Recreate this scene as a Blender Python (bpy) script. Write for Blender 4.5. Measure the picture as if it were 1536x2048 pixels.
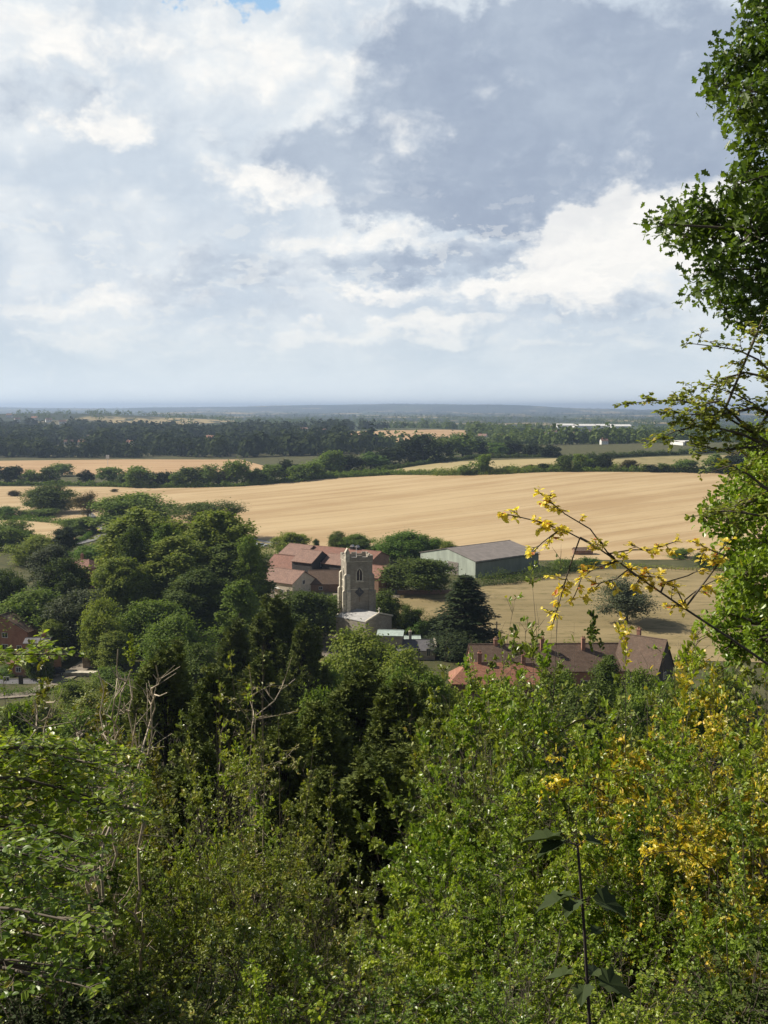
import bpy, bmesh, math, random
import numpy as np
from mathutils import Vector, Matrix
R = math.radians
PI = math.pi
for o in list(bpy.data.objects): bpy.data.objects.remove(o)
scene = bpy.context.scene
COL = scene.collection

# ------------------------------------------------------------------ camera
F = 2000.0                    # focal length in pixels of the 1536 x 2048 photograph
EYE = np.array([0.0, 0.0, 56.0])
PITCH = math.atan(209.0 / F)
cd = bpy.data.cameras.new('camera'); cam = bpy.data.objects.new('camera', cd); COL.objects.link(cam)
cam.location = EYE; cam.rotation_euler = (PI/2 - PITCH, 0, 0)
cd.sensor_fit = 'VERTICAL'; cd.sensor_height = 36.0; cd.lens = 36.0 * F / 2048.0
cd.clip_start = 0.1; cd.clip_end = 90000
scene.camera = cam
scene.render.resolution_x = 768; scene.render.resolution_y = 1024

# ------------------------------------------------------------------ light
SUN_EL = 38.0
SUN_H = np.array([-0.95, 0.31]); SUN_H /= np.linalg.norm(SUN_H)
SUN = np.array([SUN_H[0]*math.cos(R(SUN_EL)), SUN_H[1]*math.cos(R(SUN_EL)), math.sin(R(SUN_EL))])
sl = bpy.data.lights.new('sun', 'SUN'); sl.energy = 5.0; sl.angle = R(0.55); sl.color = (1.0, 0.92, 0.80)
so = bpy.data.objects.new('sun', sl); COL.objects.link(so)
so.rotation_euler = Vector(SUN).to_track_quat('Z', 'Y').to_euler()
so.location = (0, 0, 300)
scene.view_settings.view_transform = 'Standard'; scene.view_settings.look = 'None'
scene.view_settings.exposure = 0.38; scene.view_settings.gamma = 1.0
scene.cycles.use_denoising = True
scene.cycles.max_bounces = 6; scene.cycles.diffuse_bounces = 3; scene.cycles.glossy_bounces = 2
scene.cycles.transmission_bounces = 3; scene.cycles.transparent_max_bounces = 6; scene.cycles.volume_bounces = 0

# node helpers --------------------------------------------------------
class NG:
    def __init__(s, tree): s.t = tree; s.n = tree.nodes; s.l = tree.links
    def node(s, typ, **kw):
        n = s.n.new(typ)
        for k, v in kw.items(): setattr(n, k, v)
        return n
    def put(s, sock, v):
        if hasattr(v, 'is_linked') or isinstance(v, bpy.types.NodeSocket): s.l.new(v, sock)
        elif v is not None: sock.default_value = v
    def m(s, op, a, b=None, c=None, clamp=False):
        n = s.node('ShaderNodeMath', operation=op); n.use_clamp = clamp
        for i, v in enumerate((a, b, c)):
            if v is not None: s.put(n.inputs[i], v)
        return n.outputs[0]
    def vm(s, op, a, b=None):
        n = s.node('ShaderNodeVectorMath', operation=op); s.put(n.inputs[0], a)
        if b is not None: s.put(n.inputs[1], b)
        return n.outputs[0]
    def xyz(s, x, y, z=0.0):
        n = s.node('ShaderNodeCombineXYZ')
        for i, v in enumerate((x, y, z)): s.put(n.inputs[i], v)
        return n.outputs[0]
    def sep(s, v):
        n = s.node('ShaderNodeSeparateXYZ'); s.l.new(v, n.inputs[0]); return n.outputs
    def noise(s, vec, scale, detail=4, rough=0.55, dist=0.0):
        n = s.node('ShaderNodeTexNoise'); s.put(n.inputs['Vector'], vec)
        n.inputs['Scale'].default_value = scale; n.inputs['Detail'].default_value = detail
        n.inputs['Roughness'].default_value = rough; n.inputs['Distortion'].default_value = dist
        return n.outputs['Fac']
    def mr(s, v, a, b, c=0.0, d=1.0, smooth=True):
        n = s.node('ShaderNodeMapRange'); n.interpolation_type = 'SMOOTHSTEP' if smooth else 'LINEAR'
        s.put(n.inputs['Value'], v)
        for k, x in (('From Min', a), ('From Max', b), ('To Min', c), ('To Max', d)): s.put(n.inputs[k], x)
        return n.outputs[0]
    def mix(s, f, a, b, blend='MIX'):
        n = s.node('ShaderNodeMix', data_type='RGBA', blend_type=blend)
        s.put(n.inputs[0], f)
        for i, v in ((6, a), (7, b)):
            if isinstance(v, (tuple, list)): v = tuple(v) + ((1.0,) if len(v) == 3 else ())
            s.put(n.inputs[i], v)
        return n.outputs[2]
    def map(s, vec, scale=(1, 1, 1), rot=(0, 0, 0), loc=(0, 0, 0)):
        n = s.node('ShaderNodeMapping'); s.put(n.inputs[0], vec)
        n.inputs['Scale'].default_value = scale; n.inputs['Rotation'].default_value = rot; n.inputs['Location'].default_value = loc
        return n.outputs[0]

# ------------------------------------------------------------------ sky
world = bpy.data.worlds.new('World'); scene.world = world; world.use_nodes = True
g = NG(world.node_tree)
for n in list(g.n): g.n.remove(n)
tc = g.node('ShaderNodeTexCoord'); dirv = tc.outputs['Generated']
X, Y_, Z = g.sep(dirv)
az = g.m('MULTIPLY', g.m('ARCTAN2', X, Y_), 57.29578)              # degrees right of north (+Y)
el = g.m('MULTIPLY', g.m('ARCSINE', Z), 57.29578)
def azel(px, py):
    d = np.array([px-768.0, 0, 0]) + F*np.array([0, math.cos(PITCH), -math.sin(PITCH)]) + (1024.0-py)*np.array([0, math.sin(PITCH), math.cos(PITCH)])
    d /= np.linalg.norm(d); return math.degrees(math.atan2(d[0], d[1])), math.degrees(math.asin(d[2]))
sky = g.node('ShaderNodeTexSky', sky_type='NISHITA'); sky.sun_disc = False
sky.sun_elevation = R(SUN_EL); sky.sun_rotation = math.atan2(SUN_H[0], SUN_H[1]) % (2*PI)
sky.air_density = 1.0; sky.dust_density = 1.0; sky.altitude = 100
skyc = g.vm('MULTIPLY', sky.outputs[0], (0.085, 0.085, 0.085))
# cloud coordinates: az, el in degrees, squashed near the horizon
pv = g.xyz(az, g.m('MULTIPLY', g.m('POWER', g.m('MAXIMUM', el, 0.01), 0.80), 3.1), 0.0)
wn = g.node('ShaderNodeTexNoise', noise_dimensions='2D'); g.put(wn.inputs['Vector'], pv); wn.inputs['Scale'].default_value = 0.22; wn.inputs['Detail'].default_value = 6; wn.inputs['Roughness'].default_value = 0.6
wx, wy, wz = g.sep(wn.outputs['Color'])
az_w = g.m('ADD', az, g.m('MULTIPLY', g.m('SUBTRACT', wx, 0.5), 9.0))
el_w = g.m('ADD', el, g.m('MULTIPLY', g.m('SUBTRACT', wy, 0.5), 4.5))
def blob(px, py, rx, ry, amp, pw=1.0, rot=0.0):
    a0, e0 = azel(px, py); sx = rx / 2000.0 * 57.3; sy = ry / 2000.0 * 57.3
    dx = g.m('SUBTRACT', az_w, a0); dy = g.m('SUBTRACT', el_w, e0)
    if rot:
        c, s = math.cos(R(rot)), math.sin(R(rot))
        dx, dy = g.m('ADD', g.m('MULTIPLY', dx, c), g.m('MULTIPLY', dy, s)), g.m('SUBTRACT', g.m('MULTIPLY', dy, c), g.m('MULTIPLY', dx, s))
    dx = g.m('DIVIDE', dx, sx); dy = g.m('DIVIDE', dy, sy)
    q = g.m('ADD', g.m('MULTIPLY', dx, dx), g.m('MULTIPLY', dy, dy))
    if pw != 1.0: q = g.m('POWER', q, pw)
    return g.m('MULTIPLY', g.m('EXPONENT', g.m('MULTIPLY', q, -1.0)), amp)
def total(lst):
    acc = lst[0]
    for b in lst[1:]: acc = g.m('ADD', acc, b)
    return acc
def billow(vec, scale, detail=4.0, rough=0.55):
    v = g.node('ShaderNodeTexVoronoi', feature='SMOOTH_F1', voronoi_dimensions='2D'); g.put(v.inputs['Vector'], vec); v.inputs['Scale'].default_value = scale
    v.inputs['Detail'].default_value = detail; v.inputs['Roughness'].default_value = rough; v.inputs['Smoothness'].default_value = 0.35; v.normalize = True
    return g.m('SUBTRACT', 1.0, v.outputs['Distance'])
pw = g.xyz(g.m('ADD', az, g.m('MULTIPLY', g.m('SUBTRACT', wx, 0.5), 3.0)), g.m('MULTIPLY', g.m('POWER', g.m('MAXIMUM', g.m('ADD', el, g.m('MULTIPLY', g.m('SUBTRACT', wy, 0.5), 2.0)), 0.01), 0.80), 3.3), 0.0)
nbil = billow(pw, 0.34)
def noise2(vec, scale, detail, rough, dist):
    n = g.node('ShaderNodeTexNoise', noise_dimensions='2D'); g.put(n.inputs['Vector'], vec); n.inputs['Scale'].default_value = scale
    n.inputs['Detail'].default_value = detail; n.inputs['Roughness'].default_value = rough; n.inputs['Distortion'].default_value = dist
    return n.outputs['Fac']
nbig = noise2(pv, 0.11, 6, 0.56, 0.3)
nfin = noise2(pv, 0.42, 6, 0.6, 0.0)
# the big grey cloud mass (dark underside), with crisp lower edge
dark = total([blob(1130, 190, 420, 170, 1.0, 2.0), blob(850, 340, 270, 95, 0.85, 2.0), blob(1060, 415, 220, 62, 0.75, 1.8, -6),
              blob(1430, 250, 240, 120, 0.8, 2.0), blob(600, 520, 330, 50, 0.34, 1.5), blob(1000, 520, 260, 40, 0.40, 1.5),
              blob(420, 590, 330, 55, 0.34, 1.5), blob(90, 190, 190, 70, 0.42, 1.5), blob(560, 300, 260, 60, 0.38, 1.5, -8),
              blob(1150, 610, 260, 36, 0.40, 1.5), blob(880, 70, 260, 60, 0.35, 1.5), blob(90, 470, 200, 60, 0.25, 1.5)])
pr = g.xyz(az, g.m('MULTIPLY', el, 1.45), 3.0); nr1 = nbil; nr2 = billow(g.vm('ADD', pw, (-0.35, 0.45, 0.0)), 0.34)
relief = g.m('SUBTRACT', nr1, nr2)
small = noise2(g.map(pv, (0.62, 1.2, 1)), 0.55, 6, 0.6, 0.0)
dmask = g.mr(g.m('ADD', dark, g.m('ADD', g.m('MULTIPLY', g.m('SUBTRACT', nfin, 0.5), 0.45), g.m('MULTIPLY', g.m('SUBTRACT', 0.62, nbil), 0.26))), 0.22, 0.66)
bright = total([blob(1340, 470, 250, 85, 1.0, 1.6, 12), blob(1180, 470, 160, 50, 0.6, 1.4, 10), blob(560, 375, 150, 32, 0.55, 1.3), blob(200, 235, 90, 40, 0.55, 1.3),
                blob(720, 470, 200, 30, 0.45, 1.3), blob(1000, 570, 150, 24, 0.55, 1.3), blob(760, 575, 100, 16, 0.45), blob(860, 650, 110, 26, 0.6),
                blob(640, 670, 150, 22, 0.45), blob(180, 610, 170, 28, 0.45), blob(150, 690, 180, 22, 0.35), blob(1240, 350, 60, 45, 0.4), blob(1110, 600, 120, 20, 0.4),
                blob(550, 120, 260, 90, 0.35), blob(60, 60, 200, 50, 0.4), blob(820, 290, 90, 50, 0.35), blob(1150, 680, 160, 14, 0.3)])
bm = g.mr(g.m('ADD', bright, g.m('ADD', g.m('MULTIPLY', g.m('SUBTRACT', nfin, 0.5), 0.6), g.m('MULTIPLY', g.m('SUBTRACT', nbil, 0.62), 0.95))), 0.12, 0.70)
mid = g.mix(g.mr(nbig, 0.34, 0.66), (0.62, 0.70, 0.79), (0.80, 0.85, 0.89))
lit = g.mix(bm, mid, (1.0, 0.985, 0.95))
greyc = g.mix(g.mr(nbig, 0.3, 0.75), (0.38, 0.45, 0.57), (0.50, 0.575, 0.68))
cl = g.mix(g.m('MULTIPLY', dmask, g.m('SUBTRACT', 1.0, g.m('MULTIPLY', bm, 0.75))), lit, greyc)
rl = g.m('MULTIPLY', relief, 0.26)
cl = g.mix(1.0, cl, g.vm('ADD', (1.0, 1.0, 1.0), g.xyz(rl, g.m('MULTIPLY', rl, 0.9), g.m('MULTIPLY', rl, 0.72))), 'MULTIPLY')
puff = g.m('MULTIPLY', g.mr(g.m('ADD', small, g.m('MULTIPLY', relief, 1.2)), 0.58, 0.66), g.m('MULTIPLY', g.mr(el, 2.2, 4.5), g.mr(el, 13, 9)))
cl = g.mix(g.m('MULTIPLY', puff, 0.38), cl, (0.86, 0.87, 0.86))
# blue holes
hole = total([blob(430, -5, 75, 26, 1.3, 1.5), blob(95, 480, 120, 40, 0.25), blob(100, 570, 200, 30, 0.3), blob(520, 205, 60, 10, 0.4)])
hm = g.mr(g.m('ADD', hole, g.m('MULTIPLY', g.m('SUBTRACT', nfin, 0.5), 0.9)), 0.30, 0.95)
cl = g.mix(hm, cl, (0.36, 0.58, 0.84))
# veiled pale band low over the horizon
band = g.mr(el, 0.5, 6.5, 1.0, 0.0)
veil = g.mix(g.mr(el, 0.0, 3.5), (0.90, 0.98, 1.02), (0.68, 0.78, 0.84))
cl = g.mix(g.m('MULTIPLY', band, 0.72), cl, veil)
# away from the photographed quarter: broken cloud and blue overhead, unseen and dimmed to cut ambient light
far = g.mr(el, 30, 60)
brk = g.mr(nbig, 0.50, 0.66)
cl = g.mix(far, cl, g.mix(brk, skyc, (0.50, 0.54, 0.60)))
back = g.mr(Y_, 0.72, 0.10); cl = g.mix(back, cl, g.vm('MULTIPLY', cl, (0.36, 0.39, 0.44)))
up_ = g.mr(el, 31, 46); cl = g.mix(up_, cl, g.vm('MULTIPLY', cl, (0.52, 0.57, 0.66)))
low = g.mr(el, -3.0, 0.0)
cl = g.mix(low, (0.12, 0.13, 0.09), cl)
bg = g.node('ShaderNodeBackground'); g.l.new(cl, bg.inputs[0]); bg.inputs[1].default_value = 0.77
wo = g.node('ShaderNodeOutputWorld'); g.l.new(bg.outputs[0], wo.inputs[0])

# ------------------------------------------------------------------ projection helpers
FWD = np.array([0, math.cos(PITCH), -math.sin(PITCH)]); UPV = np.array([0, math.sin(PITCH), math.cos(PITCH)]); RGT = np.array([1.0, 0, 0])
def ray(px, py): return FWD*F + RGT*(px-768.0) + UPV*(1024.0-py)
def at(px, py, Y):
    d = ray(px, py); return EYE + d*(Y/d[1])
def sm(a, b, x):
    t = np.clip((np.asarray(x, float)-a)/(b-a), 0, 1); return t*t*(3-2*t)
KY = [-400, -60, -5, 0, 4, 8, 15, 30, 50, 80, 120, 160, 200, 245, 1e6]
KZ = [60, 57, 55, 54.4, 52.6, 49.8, 44.6, 35.5, 26, 16, 8, 2.8, 0.5, 0, 0]
def H(x, y):
    x = np.asarray(x, float); y = np.asarray(y, float)
    z = np.interp(y, KY, KZ)
    z = z + 10.5*sm(380, 740, y)*(1-sm(1050, 1700, y))*sm(-190, 170, x)
    z = z + 5.0*sm(760, 1000, y)*(1-sm(1100, 1700, y))*sm(120, 420, x)
    z = z + 38*np.exp(-((x+1050)/620.0)**2 - ((y-3100)/700.0)**2)
    z = z + 15*np.exp(-((x-60)/190.0)**2 - ((y-1980)/300.0)**2)
    z = z + (14*np.sin(x/1300.0+y/2100.0) + 8*np.sin(x/610.0-y/900.0+1.0) + 3*np.sin(x/230.0+y/310.0))*sm(3500, 7000, y)*0.7
    rid = 54 + 9*np.sin(x/1500.0+0.6) + 6*np.sin(x/610.0) + 4.0*np.sin(x/240.0+1) + 1.6*np.sin(x/97.0)
    rid = rid + 44*np.exp(-((x+700)/3000.0)**2) - 30*sm(1200, 4200, x) + 7*np.sin(x/830.0+2)
    z = z + (rid-10)*sm(9500, 13500, y)*(1-.6*sm(15000, 20000, y))
    z = z + 18*np.exp(-((y-8600)/900.0)**2)*(1+0.5*np.sin(x/900.0+2)+0.3*np.sin(x/310.0))*sm(-3000, 1500, x)
    return z
def ground_at(px, py, ymin=2.0):
    d = ray(px, py); ts = np.concatenate([np.linspace(ymin, 1200, 9000), np.linspace(1201, 14000, 6000)])
    P = EYE + d*(ts/d[1])[:, None]
    below = P[:, 2] <= H(P[:, 0], P[:, 1])
    i = int(np.argmax(below)) if below.any() else len(ts)-1
    p = P[i]; return np.array([p[0], p[1], float(H(p[0], p[1]))])

# ------------------------------------------------------------------ mesh helpers
def mk_mesh(name, V, faces, mat=None, smooth=False):
    """faces: list of int arrays (M,k)"""
    me = bpy.data.meshes.new(name)
    V = np.asarray(V, np.float32); me.vertices.add(len(V)); me.vertices.foreach_set('co', V.ravel())
    faces = [np.asarray(f, np.int32) for f in faces if len(f)]
    nl = sum(f.size for f in faces); npoly = sum(len(f) for f in faces)
    me.loops.add(nl); me.loops.foreach_set('vertex_index', np.concatenate([f.ravel() for f in faces]))
    starts = []; s = 0
    for f in faces: starts.append(np.arange(len(f))*f.shape[1] + s); s += f.size
    me.polygons.add(npoly); me.polygons.foreach_set('loop_start', np.concatenate(starts).astype(np.int32))
    me.update(calc_edges=True)
    me.polygons.foreach_set('use_smooth', np.full(npoly, smooth, bool))
    if mat: me.materials.append(mat)
    return me
def prop(o, label=None, cat=None, group=None, kind=None):
    for k, v in (('label', label), ('category', cat), ('group', group), ('kind', kind)):
        if v: o[k] = v
    return o
def link(name, me, parent=None, loc=None, mat=None):
    o = bpy.data.objects.new(name, me); COL.objects.link(o)
    if parent: o.parent = parent
    if loc is not None: o.location = tuple(map(float, loc))
    if mat:
        if not me.materials: me.materials.append(mat)
        else: o.material_slots[0].link = 'OBJECT'; o.material_slots[0].material = mat
    return o
def empty(name, loc, rz=0, label=None, cat=None, group=None, scale=None):
    o = bpy.data.objects.new(name, None); COL.objects.link(o); o.location = tuple(map(float, loc)); o.rotation_euler = (0, 0, rz)
    o.empty_display_size = 0.3
    if scale is not None: o.scale = scale
    return prop(o, label, cat, group)
class MB:
    """collects boxes, prisms, tubes into one mesh"""
    def __init__(s): s.v = []; s.f = []
    def add(s, vs, fs):
        n = len(s.v); s.v += [tuple(map(float, v)) for v in vs]; s.f += [tuple(i+n for i in f) for f in fs]; return s
    def box(s, x0, y0, z0, x1, y1, z1):
        return s.add([(x0,y0,z0),(x1,y0,z0),(x1,y1,z0),(x0,y1,z0),(x0,y0,z1),(x1,y0,z1),(x1,y1,z1),(x0,y1,z1)],
                     [(0,3,2,1),(4,5,6,7),(0,1,5,4),(1,2,6,5),(2,3,7,6),(3,0,4,7)])
    def prism(s, poly, axis, a, b):
        """extrude 2-D polygon along axis: 'x' uses (y,z); 'y' uses (x,z); 'z' uses (x,y)"""
        n = len(poly)
        def P(p, t): return (t, p[0], p[1]) if axis == 'x' else (p[0], t, p[1]) if axis == 'y' else (p[0], p[1], t)
        vs = [P(p, a) for p in poly] + [P(p, b) for p in poly]
        return s.add(vs, [tuple(range(n))[::-1], tuple(range(n, 2*n))] + [(i, (i+1) % n, (i+1) % n+n, i+n) for i in range(n)])
    def tube(s, pts, r0, r1=None, n=6):
        r1 = r0 if r1 is None else r1
        V, Fc = tube_np(np.array(pts, float), r0, r1, n); return s.add(V.tolist(), Fc.tolist()+[tuple(range(n))[::-1], tuple(range(len(V)-n, len(V)))])
    def build(s, name, mat, parent=None, loc=None, smooth=False, bevel=0):
        me = bpy.data.meshes.new(name); me.from_pydata(s.v, [], s.f); me.update(); me.materials.append(mat)
        b = bmesh.new(); b.from_mesh(me); bmesh.ops.recalc_face_normals(b, faces=b.faces)
        if bevel: bmesh.ops.bevel(b, geom=list(b.edges), offset=bevel, segments=1, affect='EDGES')
        b.to_mesh(me); b.free()
        if smooth:
            for p in me.polygons: p.use_smooth = True
        return link(name, me, parent, loc)
def tube_np(P, r0, r1, n=5):
    k = len(P); T = np.gradient(P, axis=0); T /= np.linalg.norm(T, axis=1, keepdims=True)+1e-9
    ref = np.array([0, 0, 1.0]) if abs(T[:, 2]).mean() < 0.8 else np.array([1.0, 0, 0])
    A = np.cross(T, ref); A /= np.linalg.norm(A, axis=1, keepdims=True)+1e-9; B = np.cross(T, A)
    r = np.linspace(r0, r1, k)[:, None, None]; th = np.arange(n)*2*PI/n
    V = P[:, None] + r*(np.cos(th)[None, :, None]*A[:, None] + np.sin(th)[None, :, None]*B[:, None])
    i = np.arange(k-1)[:, None]*n; j = np.arange(n)[None]; j2 = (j+1) % n
    Fc = np.stack([i+j, i+j2, i+n+j2, i+n+j], -1).reshape(-1, 4)
    return V.reshape(-1, 3), Fc
class Wood:
    def __init__(s): s.V = []; s.F = []; s.n = 0
    def add(s, P, r0, r1, n=5):
        V, Fc = tube_np(np.asarray(P, float), r0, r1, n); s.V.append(V); s.F.append(Fc+s.n); s.n += len(V)
    def mesh(s, name, mat): return mk_mesh(name, np.concatenate(s.V), [np.concatenate(s.F)], mat, True)
# leaf templates: (along, side, up)
T_RHOMB = (np.array([(0,0,0),(.45,-.5,.14),(1,0,0),(.45,.5,.14)], float), [[(0,1,2),(0,2,3)]])
T_OVATE = (np.array([(0,0,0),(.28,-.44,.10),(.68,-.38,.10),(1,0,-.06),(.68,.38,.10),(.28,.44,.10)], float), [[(0,1,2,3),(0,3,4,5)]])
T_OAK = (np.array([(0,0,0),(.22,-.20,.03),(.30,-.12,.02),(.45,-.36,.08),(.54,-.20,.03),(.72,-.42,.08),(.80,-.20,.03),(1,0,0),
                   (.80,.20,.03),(.72,.42,.08),(.54,.20,.03),(.45,.36,.08),(.30,.12,.02),(.22,.20,.03)], float), [[(0,1,2,3,4,5,6,7),(0,7,8,9,10,11,12,13)]])
T_BLADE = (np.array([(0,-.28,0),(.6,-.5,.05),(1,0,0),(.6,.5,.05),(0,.28,0)], float), [[(0,1,2,3,4)]])
def unit(v): return v/(np.linalg.norm(v, axis=-1, keepdims=True)+1e-9)
def leaves_mesh(name, P, D, N, L, W, tmpl, mat):
    P = np.asarray(P, float); D = unit(np.asarray(D, float)); N = np.asarray(N, float)
    N = unit(N - (N*D).sum(1, keepdims=True)*D); S = np.cross(N, D)
    T, fl = tmpl; k = len(T)
    L = np.broadcast_to(L, len(P))[:, None, None]; W = np.broadcast_to(W, len(P))[:, None, None]
    V = P[:, None] + D[:, None]*T[None, :, 0:1]*L + S[:, None]*T[None, :, 1:2]*W + N[:, None]*T[None, :, 2:3]*W
    faces = []
    for ff in fl:
        ff = np.array(ff); faces.append((ff[None] + (np.arange(len(P))*k)[:, None, None]).reshape(-1, ff.shape[1]))
    return mk_mesh(name, V.reshape(-1, 3), faces, mat)

# ------------------------------------------------------------------ materials
MATS = {}
def newmat(name):
    m = bpy.data.materials.new(name); m.use_nodes = True; gg = NG(m.node_tree)
    for n in list(gg.n): gg.n.remove(n)
    out = gg.node('ShaderNodeOutputMaterial'); b = gg.node('ShaderNodeBsdfPrincipled'); gg.l.new(b.outputs[0], out.inputs[0])
    MATS[name] = m; return m, gg, b, out
def plain(name, c, rough=0.8, var=0.15, scale=1.2, metal=0.0, bump=0.0, spec=None):
    m, gg, b, out = newmat(name); oc = gg.node('ShaderNodeTexCoord').outputs['Object']
    n = gg.noise(oc, scale, 5, 0.6)
    c2 = tuple(x*(1-var*1.6) for x in c); c3 = tuple(min(1, x*(1+var*1.2)) for x in c)
    gg.l.new(gg.mix(gg.mr(n, 0.3, 0.7), c2, c3), b.inputs['Base Color']); b.inputs['Roughness'].default_value = rough; b.inputs['Metallic'].default_value = metal
    if spec is not None: b.inputs['Specular IOR Level'].default_value = spec
    if bump:
        bp = gg.node('ShaderNodeBump'); bp.inputs['Strength'].default_value = bump; gg.l.new(n, bp.inputs['Height']); gg.l.new(bp.outputs[0], b.inputs['Normal'])
    return m
def leafmat(name, c, c2=None, rough=0.5, trans=0.3, clump=0.35, spec=0.5, acc=None, accamt=0.0, leafvar=0.5):
    """c = main leaf colour, c2 = second tint that whole sprays drift to, acc = colour of single odd leaves"""
    m, gg, b, out = newmat(name)
    isl = gg.node('ShaderNodeNewGeometry').outputs['Random Per Island']
    oi = gg.node('ShaderNodeObjectInfo').outputs['Random']; oc = gg.node('ShaderNodeTexCoord').outputs['Object']
    c2 = c2 or tuple(x*1.5 for x in c)
    n = gg.noise(oc, clump, 3, 0.6)
    base = gg.mix(gg.mr(n, 0.35, 0.68), c, c2)
    base = gg.mix(gg.m('MULTIPLY', isl, leafvar), base, tuple(x*f for x, f in zip(c2, (1.5, 1.35, 1.1))))
    base = gg.mix(gg.m('MULTIPLY', oi, 0.35), base, tuple(x*0.7 for x in c))
    if acc: base = gg.mix(gg.mr(isl, 1-accamt, 1-accamt*0.7), base, acc)
    gg.l.new(base, b.inputs['Base Color']); b.inputs['Roughness'].default_value = rough; b.inputs['Specular IOR Level'].default_value = spec
    tr = gg.node('ShaderNodeBsdfTranslucent'); gg.l.new(gg.mix(1.0, base, (1.5, 1.6, 0.6), 'MULTIPLY'), tr.inputs[0])
    mx = gg.node('ShaderNodeMixShader'); mx.inputs[0].default_value = trans
    gg.l.new(b.outputs[0], mx.inputs[1]); gg.l.new(tr.outputs[0], mx.inputs[2]); gg.l.new(mx.outputs[0], out.inputs[0])
    return m
M = MATS
plain('bark', (0.11, 0.09, 0.065), 0.9, 0.3, 3)
plain('bark_pale', (0.42, 0.35, 0.25), 0.85, 0.25, 4)
plain('bark_dark', (0.045, 0.035, 0.03), 0.9, 0.2, 4)
leafmat('lf_mid', (0.085, 0.15, 0.03), (0.175, 0.235, 0.046), spec=0.15, rough=0.7)
leafmat('lf_dark', (0.058, 0.095, 0.026), (0.115, 0.155, 0.036), trans=0.25, spec=0.12, rough=0.7)
leafmat('lf_lime', (0.115, 0.17, 0.034), (0.25, 0.29, 0.055), spec=0.15, rough=0.7)
leafmat('lf_bright', (0.075, 0.150, 0.024), (0.125, 0.20, 0.038), spec=0.15, rough=0.7)
leafmat('lf_grey', (0.075, 0.095, 0.055), (0.10, 0.12, 0.065), trans=0.2, spec=0.15, rough=0.7)
leafmat('lf_yellow', (0.12, 0.13, 0.025), (0.22, 0.19, 0.03))
leafmat('lf_brown', (0.07, 0.062, 0.03), (0.10, 0.085, 0.030), spec=0.15, rough=0.7)
leafmat('lf_conifer', (0.028, 0.046, 0.02), (0.052, 0.074, 0.024), trans=0.08, spec=0.12, rough=0.7)
leafmat('lf_yew', (0.068, 0.1, 0.028), (0.16, 0.19, 0.042), trans=0.10, spec=0.12, rough=0.7, clump=0.6)
leafmat('lf_far', (0.026, 0.04, 0.016), (0.06, 0.08, 0.024), trans=0.1, clump=0.02, spec=0.05, rough=0.9, leafvar=0.15)
leafmat('lf_oak', (0.062, 0.115, 0.022), (0.13, 0.19, 0.034), rough=0.42, clump=0.8, spec=0.35, trans=0.35)
leafmat('lf_maple', (0.16, 0.2, 0.05), (0.27, 0.3, 0.08), rough=0.45, clump=0.9, acc=(0.42, 0.33, 0.06), accamt=0.08, trans=0.4)
leafmat('lf_gold', (0.66, 0.52, 0.08), (0.85, 0.74, 0.18), rough=0.5, clump=1.2, trans=0.4, acc=(0.50, 0.16, 0.05), accamt=0.06)
leafmat('lf_hazel', (0.085, 0.16, 0.024), (0.25, 0.34, 0.044), rough=0.34, clump=0.7, acc=(0.34, 0.30, 0.06), accamt=0.03, spec=0.35, trans=0.32)
leafmat('lf_privet', (0.08, 0.13, 0.03), (0.27, 0.32, 0.065), rough=0.30, clump=0.8, acc=(0.26, 0.24, 0.08), accamt=0.04, spec=0.35, trans=0.24)
leafmat('lf_beech', (0.13, 0.215, 0.028), (0.35, 0.42, 0.058), rough=0.36, clump=0.7, acc=(0.40, 0.36, 0.06), accamt=0.04, spec=0.35, trans=0.36)
leafmat('lf_spindle', (0.15, 0.22, 0.03), (0.8, 0.66, 0.08), rough=0.42, clump=0.4, trans=0.3, acc=(0.75, 0.52, 0.06), accamt=0.22)
leafmat('lf_olive', (0.105, 0.145, 0.028), (0.3, 0.33, 0.058), rough=0.45, clump=0.8, acc=(0.35, 0.27, 0.05), accamt=0.05, spec=0.35, trans=0.25)

# ground, with far patchwork of woods and fields
def ground_mat():
    m, gg, b, out = newmat('ground_soil_grass'); oc = gg.node('ShaderNodeTexCoord').outputs['Object']
    x, y, z = gg.sep(oc)
    n1 = gg.noise(oc, 0.15, 6, 0.65); n2 = gg.noise(oc, 0.9, 4, 0.6)
    near = gg.mix(gg.mr(n1, 0.35, 0.65), (0.055, 0.062, 0.026), (0.12, 0.115, 0.05))
    near = gg.mix(gg.mr(n2, 0.4, 0.7), near, (0.09, 0.085, 0.04)); near = gg.mix(gg.mr(y, 150, 185), (0.038, 0.030, 0.018), near)  # dark leaf litter on the near slope, darkened so gaps read as shade
    wv = gg.map(oc, (1.0, 0.42, 0), (0, 0, 0.25))
    v = gg.node('ShaderNodeTexVoronoi'); gg.put(v.inputs['Vector'], wv); v.inputs['Scale'].default_value = 1/260.0
    r_, g_, b_ = gg.sep(v.outputs['Color'])
    wood = gg.mr(gg.noise(wv, 1/700.0, 5, 0.6), 0.43, 0.50)
    fld = gg.mix(gg.mr(r_, 0.52, 0.60, smooth=False), (0.075, 0.095, 0.045), (0.36, 0.28, 0.14))
    farc = gg.mix(wood, fld, (0.030, 0.042, 0.024))
    farc = gg.mix(gg.mr(gg.noise(wv, 1/45.0, 3, 0.6), 0.53, 0.60), farc, (0.028, 0.040, 0.022))
    gg.l.new(gg.mix(gg.mr(y, 1500, 2300), near, farc), b.inputs['Base Color']); b.inputs['Roughness'].default_value = 0.95
    b.inputs['Specular IOR Level'].default_value = 0.1
ground_mat()
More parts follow.
